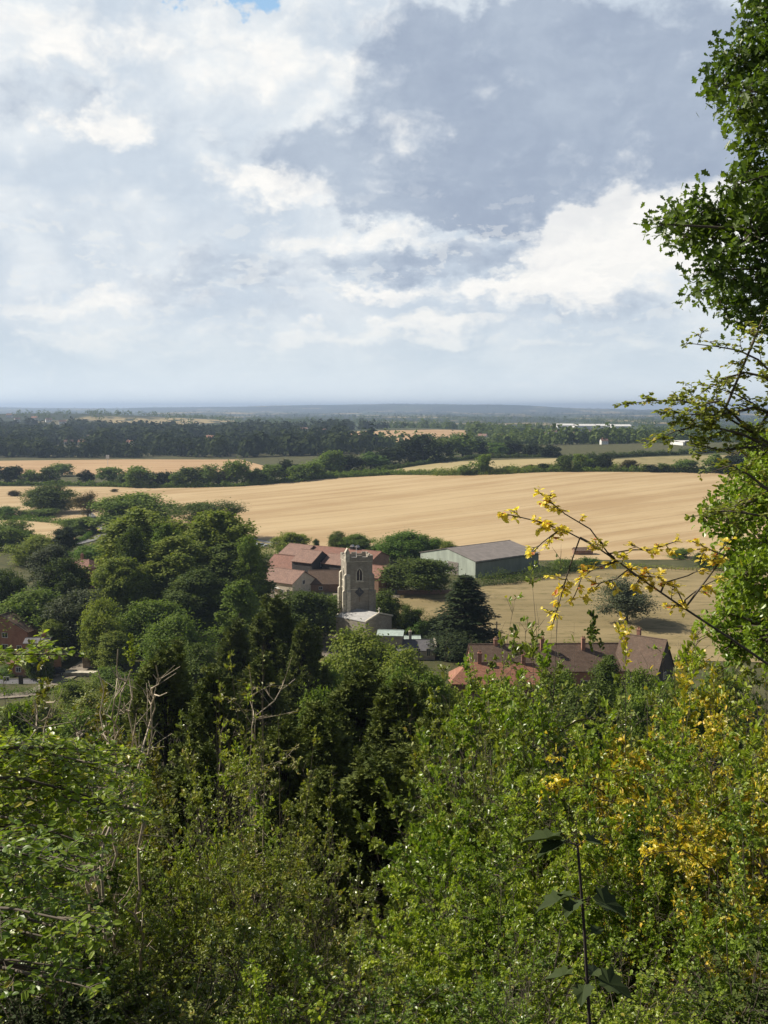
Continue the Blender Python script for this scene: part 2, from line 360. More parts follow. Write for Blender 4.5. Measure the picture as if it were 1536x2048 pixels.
def stubble(name, c1, c2, stripe, ang, contrast=0.5, tuft=None):
    """mown crop field: drill and combine lines plus patches"""
    m, gg, b, out = newmat(name); oc = gg.node('ShaderNodeTexCoord').outputs['Object']
    rv = gg.map(oc, (1, 1, 0), (0, 0, R(ang)))
    w = gg.node('ShaderNodeTexWave', wave_type='BANDS', bands_direction='Y'); gg.put(w.inputs['Vector'], rv)
    w.inputs['Scale'].default_value = 0.314/stripe; w.inputs['Distortion'].default_value = 0.7; w.inputs['Detail'].default_value = 3; w.inputs['Detail Scale'].default_value = 0.6
    w2 = gg.node('ShaderNodeTexWave', wave_type='BANDS', bands_direction='Y'); gg.put(w2.inputs['Vector'], rv)
    w2.inputs['Scale'].default_value = 0.314/(stripe*3.7); w2.inputs['Distortion'].default_value = 3.0; w2.inputs['Detail'].default_value = 2
    st = gg.map(rv, (0.006, 0.07, 0)); ns = gg.noise(st, 1.0, 5, 0.6)
    np_ = gg.noise(oc, 0.014, 4, 0.55); nf = gg.noise(gg.map(rv, (0.25, 1.2, 0)), 1.0, 3, 0.7)
    f = gg.m('ADD', gg.m('MULTIPLY', w.outputs['Fac'], 0.10), gg.m('MULTIPLY', w2.outputs['Fac'], 0.10))
    f = gg.m('ADD', f, gg.m('MULTIPLY', ns, 0.9)); f = gg.m('ADD', f, gg.m('MULTIPLY', np_, 0.5)); f = gg.m('ADD', f, gg.m('MULTIPLY', nf, 0.25))
    fac = gg.mr(f, 0.70, 1.10)
    c = gg.mix(fac, c1, c2)
    ry = gg.sep(rv)[1]; tl_ = gg.m('FRACT', gg.m('MULTIPLY', gg.m('ADD', ry, gg.m('MULTIPLY', np_, 14.0)), 1/18.0))
    c = gg.mix(gg.m('MULTIPLY', gg.mr(gg.m('ABSOLUTE', gg.m('SUBTRACT', tl_, 0.5)), 0.035, 0.0), 0.6), c, tuple(x*0.6 for x in c1))
    straw = gg.mr(gg.noise(gg.map(rv, (0.045, 0.35, 0), loc=(7, 3, 0)), 1.0, 3, 0.5), 0.68, 0.78)
    c = gg.mix(gg.m('MULTIPLY', straw, 0.5), c, tuple(min(1, x*1.25) for x in c2))
    if tuft: c = gg.mix(gg.mr(gg.noise(gg.map(oc, (0.10, 0.22, 0)), 1.0, 6, 0.75), 0.50, 0.66), c, tuft)
    gg.l.new(c, b.inputs['Base Color']); b.inputs['Roughness'].default_value = 0.95; b.inputs['Specular IOR Level'].default_value = 0.1
    return m
stubble('m_wheat', (0.41, 0.285, 0.150), (0.53, 0.40, 0.228), 24.0, -37)
stubble('m_wheat_far', (0.40, 0.25, 0.13), (0.52, 0.36, 0.20), 20.0, 4)
stubble('m_pale', (0.36, 0.29, 0.14), (0.46, 0.37, 0.19), 14.0, 10)
stubble('m_pasture', (0.23, 0.18, 0.088), (0.32, 0.25, 0.128), 24.0, 4, tuft=(0.155, 0.13, 0.055))
stubble('m_verge', (0.26, 0.22, 0.10), (0.36, 0.30, 0.15), 5.0, 8, tuft=(0.12, 0.12, 0.045))
stubble('m_lawn', (0.09, 0.12, 0.04), (0.16, 0.17, 0.06), 3.0, 20)
plain('asphalt', (0.19, 0.185, 0.18), 0.9, 0.1, 0.6)
plain('yard_gravel', (0.24, 0.20, 0.15), 0.95, 0.2, 0.8)
def masonry(name, c1, c2, mortar, sc=1.0, rough=0.9, patch=None):
    m, gg, b, out = newmat(name); oc = gg.node('ShaderNodeTexCoord').outputs['Object']
    x, y, z = gg.sep(oc); vec = gg.xyz(gg.m('ADD', x, y), z, 0)
    t = gg.node('ShaderNodeTexBrick'); gg.put(t.inputs['Vector'], vec); t.inputs['Scale'].default_value = sc
    t.inputs['Color1'].default_value = (*c1, 1); t.inputs['Color2'].default_value = (*c2, 1); t.inputs['Mortar'].default_value = (*mortar, 1)
    t.inputs['Mortar Size'].default_value = 0.012; t.inputs['Brick Width'].default_value = 0.5; t.inputs['Row Height'].default_value = 0.2
    n = gg.noise(oc, 0.6, 6, 0.65)
    c = gg.mix(gg.mr(n, 0.35, 0.7, 0, 0.55), t.outputs['Color'], tuple(x*0.6 for x in c1))
    if patch: c = gg.mix(gg.mr(gg.noise(oc, 1.4, 4, 0.7), 0.56, 0.70, 0, 0.7), c, patch)
    gg.l.new(c, b.inputs['Base Color']); b.inputs['Roughness'].default_value = rough
    bp = gg.node('ShaderNodeBump'); bp.inputs['Strength'].default_value = 0.5; bp.inputs['Distance'].default_value = 0.05; gg.l.new(n, bp.inputs['Height']); gg.l.new(bp.outputs[0], b.inputs['Normal'])
masonry('flint', (0.30, 0.265, 0.21), (0.42, 0.37, 0.29), (0.26, 0.23, 0.18), 1.0, patch=(0.52, 0.45, 0.34))
plain('dressed_stone', (0.62, 0.56, 0.44), 0.85, 0.2, 1.5)
masonry('brick', (0.34, 0.155, 0.10), (0.42, 0.20, 0.13), (0.38, 0.30, 0.24), 3.0)
masonry('brick_brown', (0.26, 0.15, 0.10), (0.32, 0.19, 0.12), (0.30, 0.24, 0.19), 3.0)
plain('render_cream', (0.62, 0.54, 0.42), 0.9, 0.1, 1)
plain('weatherboard', (0.055, 0.052, 0.050), 0.8, 0.2, 2)
def tiles(name, c, c2, row=0.3, lichen=None):
    m, gg, b, out = newmat(name); oc = gg.node('ShaderNodeTexCoord').outputs['Object']
    x, y, z = gg.sep(oc)
    t = gg.node('ShaderNodeTexBrick'); gg.put(t.inputs['Vector'], gg.xyz(x, z, 0)); t.inputs['Scale'].default_value = 1.0
    t.inputs['Brick Width'].default_value = 0.35; t.inputs['Row Height'].default_value = row*0.6; t.inputs['Mortar Size'].default_value = 0.012
    t.inputs['Color1'].default_value = (*c, 1); t.inputs['Color2'].default_value = (*c2, 1); t.inputs['Mortar'].default_value = (*[k*0.5 for k in c], 1)
    n = gg.noise(oc, 0.7, 6, 0.65); n2 = gg.noise(oc, 4.0, 4, 0.7)
    cc = gg.mix(gg.mr(n, 0.35, 0.65, 0, 0.5), t.outputs['Color'], tuple(k*0.62 for k in c))
    cc = gg.mix(gg.mr(n2, 0.52, 0.75, 0, 0.55), cc, lichen or tuple(min(1, k*1.5) for k in c2))
    gg.l.new(cc, b.inputs['Base Color']); b.inputs['Roughness'].default_value = 0.8
    w = gg.node('ShaderNodeTexWave', wave_type='BANDS', bands_direction='Z'); gg.put(w.inputs['Vector'], oc); w.inputs['Scale'].default_value = 1.6
    bp = gg.node('ShaderNodeBump'); bp.inputs['Strength'].default_value = 0.5; bp.inputs['Distance'].default_value = 0.05; gg.l.new(w.outputs['Fac'], bp.inputs['Height']); gg.l.new(bp.outputs[0], b.inputs['Normal'])
tiles('tile_red', (0.23, 0.105, 0.070), (0.32, 0.15, 0.10), lichen=(0.42, 0.27, 0.20))
tiles('tile_pink', (0.25, 0.145, 0.105), (0.35, 0.205, 0.15), lichen=(0.45, 0.34, 0.28))
tiles('tile_brown', (0.15, 0.095, 0.062), (0.21, 0.135, 0.09), lichen=(0.28, 0.24, 0.18))
tiles('tile_orange', (0.31, 0.135, 0.075), (0.40, 0.18, 0.105), lichen=(0.50, 0.30, 0.20))
tiles('slate', (0.16, 0.155, 0.16), (0.20, 0.19, 0.20), lichen=(0.27, 0.25, 0.22))
plain('lead', (0.44, 0.43, 0.41), 0.6, 0.1, 1)
plain('copper_green', (0.44, 0.52, 0.46), 0.7, 0.12, 1)
def corrugated(name, c, pitch=0.5, rough=0.55):
    m, gg, b, out = newmat(name); oc = gg.node('ShaderNodeTexCoord').outputs['Object']
    n = gg.noise(gg.map(oc, (1, 1, 0.25)), 0.5, 5, 0.6)
    x, y, z = gg.sep(oc)
    pan = gg.mr(gg.m('FRACT', gg.m('MULTIPLY', gg.m('ADD', x, y), 0.5)), 0.0, 0.06)
    c_ = gg.mix(gg.mr(n, 0.3, 0.7), tuple(k*0.82 for k in c), tuple(k*1.1 for k in c))
    gg.l.new(gg.mix(pan, tuple(k*0.72 for k in c), c_), b.inputs['Base Color']); b.inputs['Roughness'].default_value = rough
corrugated('barn_wall', (0.44, 0.49, 0.41)); corrugated('barn_wall_shaded', (0.20, 0.225, 0.185)); corrugated('barn_roof', (0.25, 0.215, 0.19), rough=0.8)  # second green is the wall darkened, shade of the long side in its colour
plain('white_paint', (0.78, 0.77, 0.74), 0.5, 0.04)
plain('glass_dark', (0.03, 0.035, 0.04), 0.12, 0.1)
plain('timber', (0.24, 0.17, 0.11), 0.85, 0.25, 3)
plain('timber_dark', (0.06, 0.05, 0.04), 0.8, 0.2, 3)
plain('stone_wall', (0.42, 0.36, 0.27), 0.9, 0.25, 1.5)
plain('clock_blue', (0.075, 0.075, 0.085), 0.6, 0.1)
plain('car_white', (0.75, 0.76, 0.77), 0.25, 0.02); plain('car_dark', (0.03, 0.035, 0.05), 0.25, 0.05); plain('car_silver', (0.42, 0.43, 0.45), 0.25, 0.04, metal=0.4)
plain('rubber', (0.02, 0.02, 0.02), 0.8, 0.1); plain('solar', (0.035, 0.04, 0.06), 0.25, 0.1); plain('canvas_white', (0.72, 0.70, 0.66), 0.8, 0.04)

# ------------------------------------------------------------------ terrain
def build_ground():
    ys = np.concatenate([np.linspace(-120, 0, 10)[:-1], np.linspace(0, 260, 66)[:-1], np.geomspace(260, 26000, 190)])
    t = np.linspace(-1, 1, 161); t = np.sign(t)*np.abs(t)**1.25
    Xg = t[None, :]*(np.abs(ys)[:, None]*0.75+220); Yg = np.repeat(ys[:, None], len(t), 1)
    V = np.stack([Xg, Yg, H(Xg, Yg)], -1).reshape(-1, 3); n = len(t)
    i = np.arange(len(ys)-1)[:, None]*n; j = np.arange(n-1)[None]
    Fc = np.stack([i+j, i+j+1, i+n+j+1, i+n+j], -1).reshape(-1, 4)
    prop(link('ground', mk_mesh('ground', V, [Fc], M['ground_soil_grass'], True)), kind='structure')
build_ground()
def resample(P, n):
    P = np.asarray(P, float); d = np.r_[0, np.cumsum(np.linalg.norm(np.diff(P, axis=0), axis=1))]
    s = np.linspace(0, d[-1], n); return np.stack([np.interp(s, d, P[:, k]) for k in range(P.shape[1])], 1)
def sheet(name, near, far, mat, dz=0.06, nu=90, nv=60):
    """ground cover between two edges, draped over the terrain"""
    A = resample([ground_at(*p)[:2] for p in near], nu); B = resample([ground_at(*p)[:2] for p in far], nu)
    s = np.linspace(0, 1, nv)[:, None, None]; G = A[None]*(1-s) + B[None]*s
    V = np.concatenate([G, (H(G[..., 0], G[..., 1])+dz)[..., None]], -1).reshape(-1, 3)
    i = np.arange(nv-1)[:, None]*nu; j = np.arange(nu-1)[None]
    Fc = np.stack([i+j, i+j+1, i+nu+j+1, i+nu+j], -1).reshape(-1, 4)
    return prop(link(name, mk_mesh(name, V, [Fc], mat, True)), kind='structure')
sheet('wheat_field', [(-260, 1045), (60, 1050), (330, 1078), (560, 1103), (760, 1116), (1000, 1122), (1250, 1120), (1700, 1118)],
      [(-260, 974), (0, 973), (240, 974), (500, 971), (640, 953), (900, 948), (1250, 942), (1700, 944)], M['m_wheat'], 0.10, 120, 90)
sheet('small_wheat_field', [(-60, 1075), (70, 1078), (150, 1085)], [(-60, 1040), (60, 1043), (150, 1052)], M['m_wheat'], 0.16, 30, 20)
sheet('pasture', [(560, 1330), (760, 1318), (1000, 1312), (1300, 1320), (1700, 1330)],
      [(640, 1186), (800, 1184), (940, 1178), (1180, 1140), (1350, 1136), (1700, 1150)], M['m_pasture'], 0.08, 90, 60)
sheet('far_stubble_field', [(-100, 946), (200, 950), (560, 940)], [(-100, 923), (250, 919), (480, 919)], M['m_wheat_far'], 0.15, 60, 30)
sheet('pale_stubble_field', [(720, 951), (900, 949), (1120, 940)], [(740, 944), (900, 924), (1120, 917)], M['m_pale'], 0.15, 60, 30)
sheet('hill_meadow', [(1110, 940), (1300, 937), (1700, 936)], [(1110, 925), (1300, 914), (1700, 905)], M['m_verge'], 0.15, 60, 30)
sheet('distant_field', [(696, 884), (820, 886), (935, 882)], [(700, 864), (820, 861), (930, 861)], M['m_wheat_far'], 0.4, 30, 12)
sheet('verge', [(440, 1108), (540, 1110), (640, 1112)], [(470, 1070), (540, 1082), (640, 1092)], M['m_verge'], 0.20, 30, 12)
def strip(name, pts, width, mat, dz=0.2, n=60):
    P = resample([ground_at(*p)[:2] for p in pts], n); T = unit(np.gradient(P, axis=0)); Nn = np.stack([-T[:, 1], T[:, 0]], 1)
    w = np.array([-0.5, 0, 0.5])*width; G = P[:, None] + Nn[:, None]*w[None, :, None]
    V = np.concatenate([G, (H(G[..., 0], G[..., 1])+dz)[..., None]], -1).reshape(-1, 3)
    i = np.arange(n-1)[:, None]*3; j = np.arange(2)[None]
    return prop(link(name, mk_mesh(name, V, [np.stack([i+j, i+j+1, i+4+j, i+3+j], -1).reshape(-1, 4)], mat, True)), kind='structure')
strip('lane', [(120, 1096), (180, 1082), (208, 1070), (212, 1060), (196, 1050), (188, 1038), (175, 1026)], 4.2, M['asphalt'], 0.26)
strip('farm_track', [(400, 1062), (470, 1073), (540, 1086), (620, 1094), (720, 1100)], 3.6, M['asphalt'], 0.30)
strip('drive', [(225, 1290), (185, 1320), (150, 1345), (60, 1390), (-80, 1400)], 4.0, M['yard_gravel'], 0.20)
sheet('church_path', [(470, 1320), (560, 1312), (700, 1318)], [(520, 1262), (600, 1258), (700, 1258)], M['yard_gravel'], 0.14, 20, 12)
sheet('farm_yard', [(500, 1204), (600, 1206), (800, 1196)], [(500, 1170), (600, 1172), (800, 1168)], M['yard_gravel'], 0.16, 20, 12)

# ------------------------------------------------------------------ trees
rng = np.random.default_rng(7)
def rdir(n, up=0.0):
    d = rng.normal(size=(n, 3)); d[:, 2] += up; return unit(d)
def gen_broad(name, Hh=12.0, Rr=4.6, base=0.22, nl=16, nc=9, nlf=70, L=0.34, lobe=0.42, shape='round', sig=0.17, limbs=True, trunk_r=0.32, bushy=False, sparse=0.0):
    """returns (trunk mesh, crown mesh); crown = many leaf faces in clumps on uneven lobes"""
    zc = Hh*(base+1)/2; hz = Hh*(1-base)/2
    d = rdir(nl, 0.10); xyn = np.linalg.norm(d[:, :2], axis=1); lowm = d[:, 2] < 0.15; d[lowm, :2] *= (np.maximum(xyn, 0.85)/xyn)[lowm, None]
    if shape == 'cone': prof = lambda t: np.clip(1.15-t, 0.12, 1)
    elif shape == 'column': prof = lambda t: np.clip(1.05-0.55*t, 0.3, 1)
    elif shape == 'flat': prof = lambda t: np.clip(0.55+0.75*t, 0, 1.1)
    else: prof = lambda t: np.ones_like(t)
    C = np.array([0, 0, zc]) + d*np.concatenate([np.repeat(Rr*rng.uniform(0.30, 0.80, (nl, 1)), 2, 1), hz*rng.uniform(0.55, 0.92, (nl, 1))], 1)
    tt = (C[:, 2]-Hh*base)/(Hh*(1-base)); C[:, :2] *= prof(tt)[:, None]
    C = np.vstack([C, [[0, 0, zc+hz*0.35], [0, 0, zc-hz*0.2]]])
    LR = Rr*lobe*rng.uniform(0.55, 1.35, len(C)); LR *= np.clip(prof((C[:, 2]-Hh*base)/(Hh*(1-base))), 0.5, 1)
    P = []; D = []; N = []
    W = Wood(); spine = np.array([[0, 0, -0.6], [0.05, 0, Hh*0.15], [0.12, -0.1, Hh*0.4], [0.0, 0.1, Hh*0.65], [0, 0, Hh*0.88]])
    W.add(resample(spine, 9), trunk_r, 0.04, 7)
    for c, lr in zip(C, LR):
        if sparse and rng.random() < sparse: continue
        a = np.array([0, 0, np.clip(c[2]-0.35*np.linalg.norm(c[:2])-rng.uniform(0, 1.2), Hh*0.12, Hh*0.75)])
        mid = (a+c)/2 + rng.normal(0, 0.25, 3) + np.array([0, 0, 0.15*lr])
        if limbs: W.add(resample([a, mid, c], 6), trunk_r*0.38, 0.03, 5)
        dd = rdir(nc, 0.25); cc = c + dd*lr*rng.uniform(0.62, 1.12, (nc, 1))*np.array([1.05, 1.05, 1.0])
        for q, dq in zip(cc, dd):
            if limbs: W.add([c, (c+q)/2+rng.normal(0, .08, 3), q], 0.035, 0.012, 3)
            s = lr*sig*rng.uniform(0.8, 1.9); k = max(6, int(nlf*rng.uniform(0.6, 1.3)))
            off = rng.normal(size=(k, 3))*s*np.array([1.1, 1.1, 0.9])
            P.append(q+off); out = unit(off + dq*s*1.2)
            N.append(out*0.8 + dq*0.2 + np.array([0, 0, 0.5]) + rng.normal(0, 0.34, (k, 3))); D.append(out*0.5 + rng.normal(0, 1, (k, 3))*np.array([1, 1, .5]) + np.array([0, 0, -0.25]))
    P = np.concatenate(P); D = np.concatenate(D); N = np.concatenate(N)
    P[:, 2] = np.maximum(P[:, 2], 0.05)
    cr = leaves_mesh(name+'_crown', P, D, N, L*rng.uniform(0.7, 1.3, len(P)), L*0.75*rng.uniform(0.7, 1.3, len(P)), T_RHOMB, M['lf_mid'])
    return W.mesh(name+'_trunk', M['bark']), cr
def gen_conifer(name, Hh=14.0, Rr=3.4, tiers=28, per=19, droop=0.28, L=0.38):
    W = Wood(); W.add([[0, 0, -.5], [0, 0, Hh*.5], [0, 0, Hh]], 0.28, 0.03, 7); P = []; D = []; N = []
    for i in range(tiers):
        t = (i+0.5)/tiers; z = Hh*(0.05+0.93*t); r = Rr*(1-t)**0.75*rng.uniform(0.85, 1.1)+0.25
        for k in range(per):
            a = rng.uniform(0, 2*PI); rr = r*rng.uniform(0.7, 1.12); d = np.array([math.cos(a), math.sin(a), 0])
            s = np.linspace(0, 1, 14); br = d[None]*(rr*s)[:, None]; br[:, 2] = z - droop*rr*s + 0.22*rr*s**3*1.2
            if k % 2 == 0: W.add(br[::4], 0.035, 0.01, 3)
            m = int(34*rr/Rr)+8; u = rng.uniform(0.15, 1, m); q = np.stack([np.interp(u, s, br[:, j]) for j in range(3)], 1)
            side = np.array([-d[1], d[0], 0]); sg = rng.choice([-1, 1], m)[:, None]
            P.append(q + side*sg*rng.uniform(0, 0.32, (m, 1))*rr*(1-u[:, None]*0.7) + rng.normal(0, 0.05, (m, 3))); D.append(d[None]*0.7 + side*sg*0.7 + rng.normal(0, .2, (m, 3)) + np.array([0, 0, -0.2])); N.append(np.array([0, 0, 1.0])+rng.normal(0, .35, (m, 3)))
    P = np.concatenate(P); D = np.concatenate(D); N = np.concatenate(N)
    return W.mesh(name+'_trunk', M['bark_dark']), leaves_mesh(name+'_crown', P, D, N, L*rng.uniform(.7, 1.4, len(P)), L*0.55, T_RHOMB, M['lf_conifer'])
def gen_yew(name, Hh=20.0, Rr=4.2, plumes=150, per=22, nlf=26, L=0.28):
    """upright feathery plumes"""
    W = Wood(); W.add([[0, 0, -.5], [.1, 0, Hh*.45], [0, .1, Hh*.9]], 0.35, 0.05, 7); P = []; D = []; N = []
    for i in range(plumes):
        a = rng.uniform(0, 2*PI); t = rng.uniform(0.0, 1)**0.95; env = Rr*(1-t**1.6)**0.6*(0.85+0.15*min(1, t*5+0.3))
        r = env*rng.uniform(0.45, 1.0); b = np.array([math.cos(a)*r*0.35, math.sin(a)*r*0.35, Hh*t*0.8])
        e = np.array([math.cos(a)*r, math.sin(a)*r, min(Hh*1.02, Hh*t*0.90+Hh*rng.uniform(0.06, 0.16))])
        mid = (b+e)/2 + np.array([math.cos(a), math.sin(a), -0.3])*0.35*r*0.4
        path = resample([b, mid, e], 12); W.add(path[::2], 0.06, 0.012, 4)
        for k in range(per):
            u = rng.uniform(0.25, 1)**0.7; q = np.array([np.interp(u, np.linspace(0, 1, 12), path[:, j]) for j in range(3)])
            w = (1-u)*1.1+0.22; dq = unit(rng.normal(size=3)*np.array([1, 1, .3]) + np.array([math.cos(a), math.sin(a), 0.6])*0.7); ln = w*rng.uniform(0.7, 1.5)
            m = nlf; s = rng.uniform(0, 1, m)[:, None]
            P.append(q + dq*s*ln + np.array([0, 0, 0.15])*s*s*ln + rng.normal(0, .06, (m, 3))); D.append(dq*0.9 + np.array([0, 0, .35]) + rng.normal(0, .55, (m, 3))); N.append(rng.normal(0, .45, (m, 3)) + np.array([math.cos(a)*.7, math.sin(a)*.7, 1.0]))
    P = np.concatenate(P); D = np.concatenate(D); N = np.concatenate(N)
    return W.mesh(name+'_trunk', M['bark_dark']), leaves_mesh(name+'_crown', P, D, N, L*rng.uniform(.6, 1.4, len(P)), L*0.42, T_RHOMB, M['lf_yew'])

UNIT = {}
def unit_of(kind):
    if kind in UNIT: return UNIT[kind]
    global rng
    rng = np.random.default_rng(sum(ord(c)*(i+3) for i, c in enumerate(kind)))
    t, v = kind.rsplit('_', 1)
    if t == 'broad': r = gen_broad(kind, 10, 5.6, 0.03, 40, 11, 58, 0.38, 0.30, sig=.20)
    elif t == 'tall': r = gen_broad(kind, 26, 8.2, 0.02, 84, 12, 66, 0.58, 0.25, trunk_r=0.6, sig=.165)
    elif t == 'oval': r = gen_broad(kind, 14, 4.0, 0.02, 32, 11, 62, 0.28, 0.40, shape='column')
    elif t == 'sparse': r = gen_broad(kind, 11, 5.2, 0.14, 26, 11, 46, 0.30, 0.30, sparse=0.10, sig=0.26)
    elif t == 'flat': r = gen_broad(kind, 12, 6.0, 0.35, 22, 10, 60, 0.28, 0.30, shape='flat')
    elif t == 'bush': r = gen_broad(kind, 4, 2.8, 0.0, 20, 9, 44, 0.24, 0.38, trunk_r=0.10)
    elif t == 'far': r = gen_broad(kind, 11, 5.4, 0.0, 22, 9, 15, 0.85, 0.36, limbs=False)
    elif t == 'conifer': r = gen_conifer(kind)
    elif t == 'yew': r = gen_yew(kind)
    UNIT[kind] = r + (float(max(v_.co.z for v_ in r[1].vertices)), float(np.percentile([abs(v_.co.x) for v_ in r[1].vertices], 97)))
    return UNIT[kind]
ORD = ['first', 'second', 'third', 'fourth', 'fifth', 'sixth', 'seventh', 'eighth', 'ninth', 'tenth', 'eleventh', 'twelfth', 'thirteenth', 'fourteenth', 'fifteenth', 'sixteenth', 'seventeenth', 'eighteenth', 'nineteenth', 'twentieth', 'twenty-first', 'twenty-second', 'twenty-third', 'twenty-fourth', 'twenty-fifth', 'twenty-sixth']
CAT = {'broad': 'tree', 'tall': 'tree', 'oval': 'tree', 'sparse': 'tree', 'flat': 'tree', 'bush': 'bush', 'far': 'tree', 'conifer': 'tree', 'yew': 'tree'}
NAME = {'broad': 'broadleaf_tree', 'tall': 'lime_tree', 'oval': 'broadleaf_tree', 'sparse': 'thin_tree', 'flat': 'pine_tree', 'bush': 'bush', 'far': 'hedgerow_tree', 'conifer': 'conifer_tree', 'yew': 'yew_tree'}
trng = np.random.default_rng(99)
def plant(kind, base, height, width, mat, label, group=None, name=None, sink=0.0):
    tm, cm, uh, ur = unit_of(kind); t = kind.rsplit('_', 1)[0]
    s = width/(2*ur); sz = height/uh
    if t in ('hazel', 'privet', 'low', 'spindle', 'thicket'): s = min(max(s*1.3, sz*0.50), sz*1.1)
    elif t == 'yew': s = max(s*1.25, sz*0.62)
    root = empty(name or NAME[t], (base[0], base[1], base[2]-sink), trng.uniform(0, 2*PI), label, CAT[t], group, (s, s, height/uh))
    link('crown', cm, root, mat=M[mat]); link('trunk', tm, root)
    return root
def tree_g(kind, px, py_top, py_base, w, mat, label, group=None, name=None):
    """tree whose foot shows at py_base on the ground"""
    b = ground_at(px, py_base); top = at(px, py_top, b[1])[2]
    return plant(kind, b, top-b[2], w*b[1]/F*1.0, mat, label, group, name)
def tree_d(kind, px, py_top, Y, w, mat, label, group=None, name=None):
    """tree at distance Y, foot hidden"""
    p = at(px, py_top, Y); z = float(H(p[0], Y))
    return plant(kind, (p[0], Y, z), p[2]-z, w*Y/F, mat, label, group, name)

# hedgerow behind the big field, left half: individual trees on a low hedge
row = [(20, 930, 968, 50), (60, 938, 968, 44), (100, 932, 968, 36), (124, 922, 952, 40), (172, 938, 966, 34), (220, 932, 966, 46), (250, 940, 970, 30), (282, 931, 974, 58), (326, 938, 973, 50),
       (357, 940, 974, 36), (384, 931, 973, 48), (420, 926, 972, 48), (446, 938, 970, 36), (474, 911, 970, 52), (512, 934, 968, 42), (542, 926, 966, 44), (575, 917, 960, 48),
       (600, 928, 962, 44), (624, 916, 958, 50)]
for i, (px, t, b, w) in enumerate(row):
    tree_g('far_%s' % 'abcde'[i % 5], px, t, b, w, ['lf_far', 'lf_mid', 'lf_dark', 'lf_mid', 'lf_brown'][(i*7) % 5 if i % 6 == 0 else i % 4], '%s round tree from the left in the wheat field far hedgerow' % ORD[i], 'trees of the far field hedgerow')
row = [(660, 898, 948, 62), (700, 903, 944, 58), (742, 902, 938, 62), (780, 892, 930, 58), (818, 878, 925, 60), (846, 868, 925, 66), (884, 868, 918, 60), (925, 864, 914, 64), (958, 880, 912, 40), (992, 884, 912, 50), (1030, 880, 910, 50), (1068, 884, 912, 46), (1100, 888, 914, 44)]
for i, (px, t, b, w) in enumerate(row):
    tree_g('far_%s' % 'abcde'[(i+2) % 5], px, t, b, w, ['lf_mid', 'lf_far', 'lf_bright', 'lf_far', 'lf_far', 'lf_far', 'lf_dark'][i % 7], '%s tree from the left in the dark clump beyond the pale field' % ORD[i], 'trees beyond the pale field')
row = [(930, 928, 950, 34), (965, 906, 948, 40), (1020, 930, 944, 34), (1060, 928, 942, 36), (1088, 926, 943, 30), (1128, 908, 943, 34), (1160, 906, 942, 28), (1182, 912, 941, 30), (1205, 905, 942, 38), (1256, 918, 942, 32),
       (1300, 928, 944, 38), (1330, 926, 944, 34), (1372, 914, 944, 46), (1432, 905, 946, 54), (1466, 908, 946, 46), (1500, 884, 944, 70)]
for i, (px, t, b, w) in enumerate(row):
    tree_g('far_%s' % 'abcde'[(i+1) % 5], px, t, b, w, ['lf_mid', 'lf_mid', 'lf_far', 'lf_brown', 'lf_far', 'lf_dark'][i % 6], '%s small tree from the left in the hedge cresting the wheat' % ORD[i], 'trees of the hedge on the field crest')

def hedge(name, pts, h, w, mat, label, seg=2.2, lf=0.5, kind=None, dens=60):
    P0 = np.array([ground_at(*p)[:2] for p in pts]); ln = np.linalg.norm(np.diff(P0, axis=0), axis=1).sum(); n = max(4, int(ln/seg)); Q = resample(P0, n)
    m = int(dens*seg*1.3); hr = np.random.default_rng(int(ln*7)); k = n*m
    bump = np.repeat(hr.uniform(0.55, 1.35, n), m); c = np.repeat(Q, m, 0)
    off = hr.normal(size=(k, 3)); off = unit(off)*hr.uniform(0.55, 1.05, (k, 1)); off[:, 2] = np.abs(off[:, 2])
    P = np.stack([c[:, 0]+off[:, 0]*max(w/2, seg*0.7), c[:, 1]+off[:, 1]*max(w/2, seg*0.7), np.zeros(k)], 1); P[:, 2] = H(P[:, 0], P[:, 1]) + off[:, 2]*h*bump
    o = link(name, leaves_mesh(name, P-P[0]*0, hr.normal(size=(k, 3)), off+hr.normal(0, .5, (k, 3))+np.array([0, 0, .4]), lf*hr.uniform(.7, 1.4, k), lf*0.8, T_RHOMB, M[mat]))
    return prop(o, label, 'hedge' if not kind else None, kind=kind)
hedge('hedge', [(-60, 972), (120, 970), (300, 976), (480, 973), (640, 958), (800, 949)], 3.4, 5, 'lf_mid', 'long low hedge along the far left edge of the big wheat field', 3.0, 0.9)
hedge('hedge', [(640, 956), (760, 950), (900, 950), (1100, 944), (1300, 944), (1560, 947)], 4.2, 6, 'lf_mid', 'scrubby hedge along the crest of the wheat field', 3.0, 0.9)
hedge('hedge', [(880, 951), (1000, 948), (1130, 941), (1230, 938)], 5.5, 14, 'lf_lime', 'wide rough scrub strip between wheat crest and pale field', 3.0, 0.8)
hedge('hedge', [(1120, 921), (1250, 914), (1400, 907), (1560, 898)], 5.0, 6, 'lf_dark', 'dark clipped hedge above the hill meadow', 3.0, 0.9)
hedge('hedge', [(640, 948), (760, 943), (870, 925), (960, 917), (1120, 914)], 3.5, 5, 'lf_dark', 'dark hedge along the top of the pale field', 3.0, 0.9)
hedge('hedge', [(960, 1170), (1020, 1166), (1090, 1154), (1140, 1143), (1195, 1133)], 4.4, 5.0, 'lf_dark', 'thick dark hedge running past the green barn to the field', 1.2, 0.42, dens=70)
hedge('hedge', [(1195, 1134), (1280, 1134), (1370, 1140), (1480, 1144)], 1.3, 2.0, 'lf_lime', 'low broken hedge at the top of the dry pasture', 1.2, 0.35, dens=26)
hedge('hedge', [(-40, 1040), (40, 1040), (110, 1046), (170, 1052)], 2.6, 5.0, 'lf_bright', 'green hedge between the lane and the small wheat field', 1.5, 0.5)
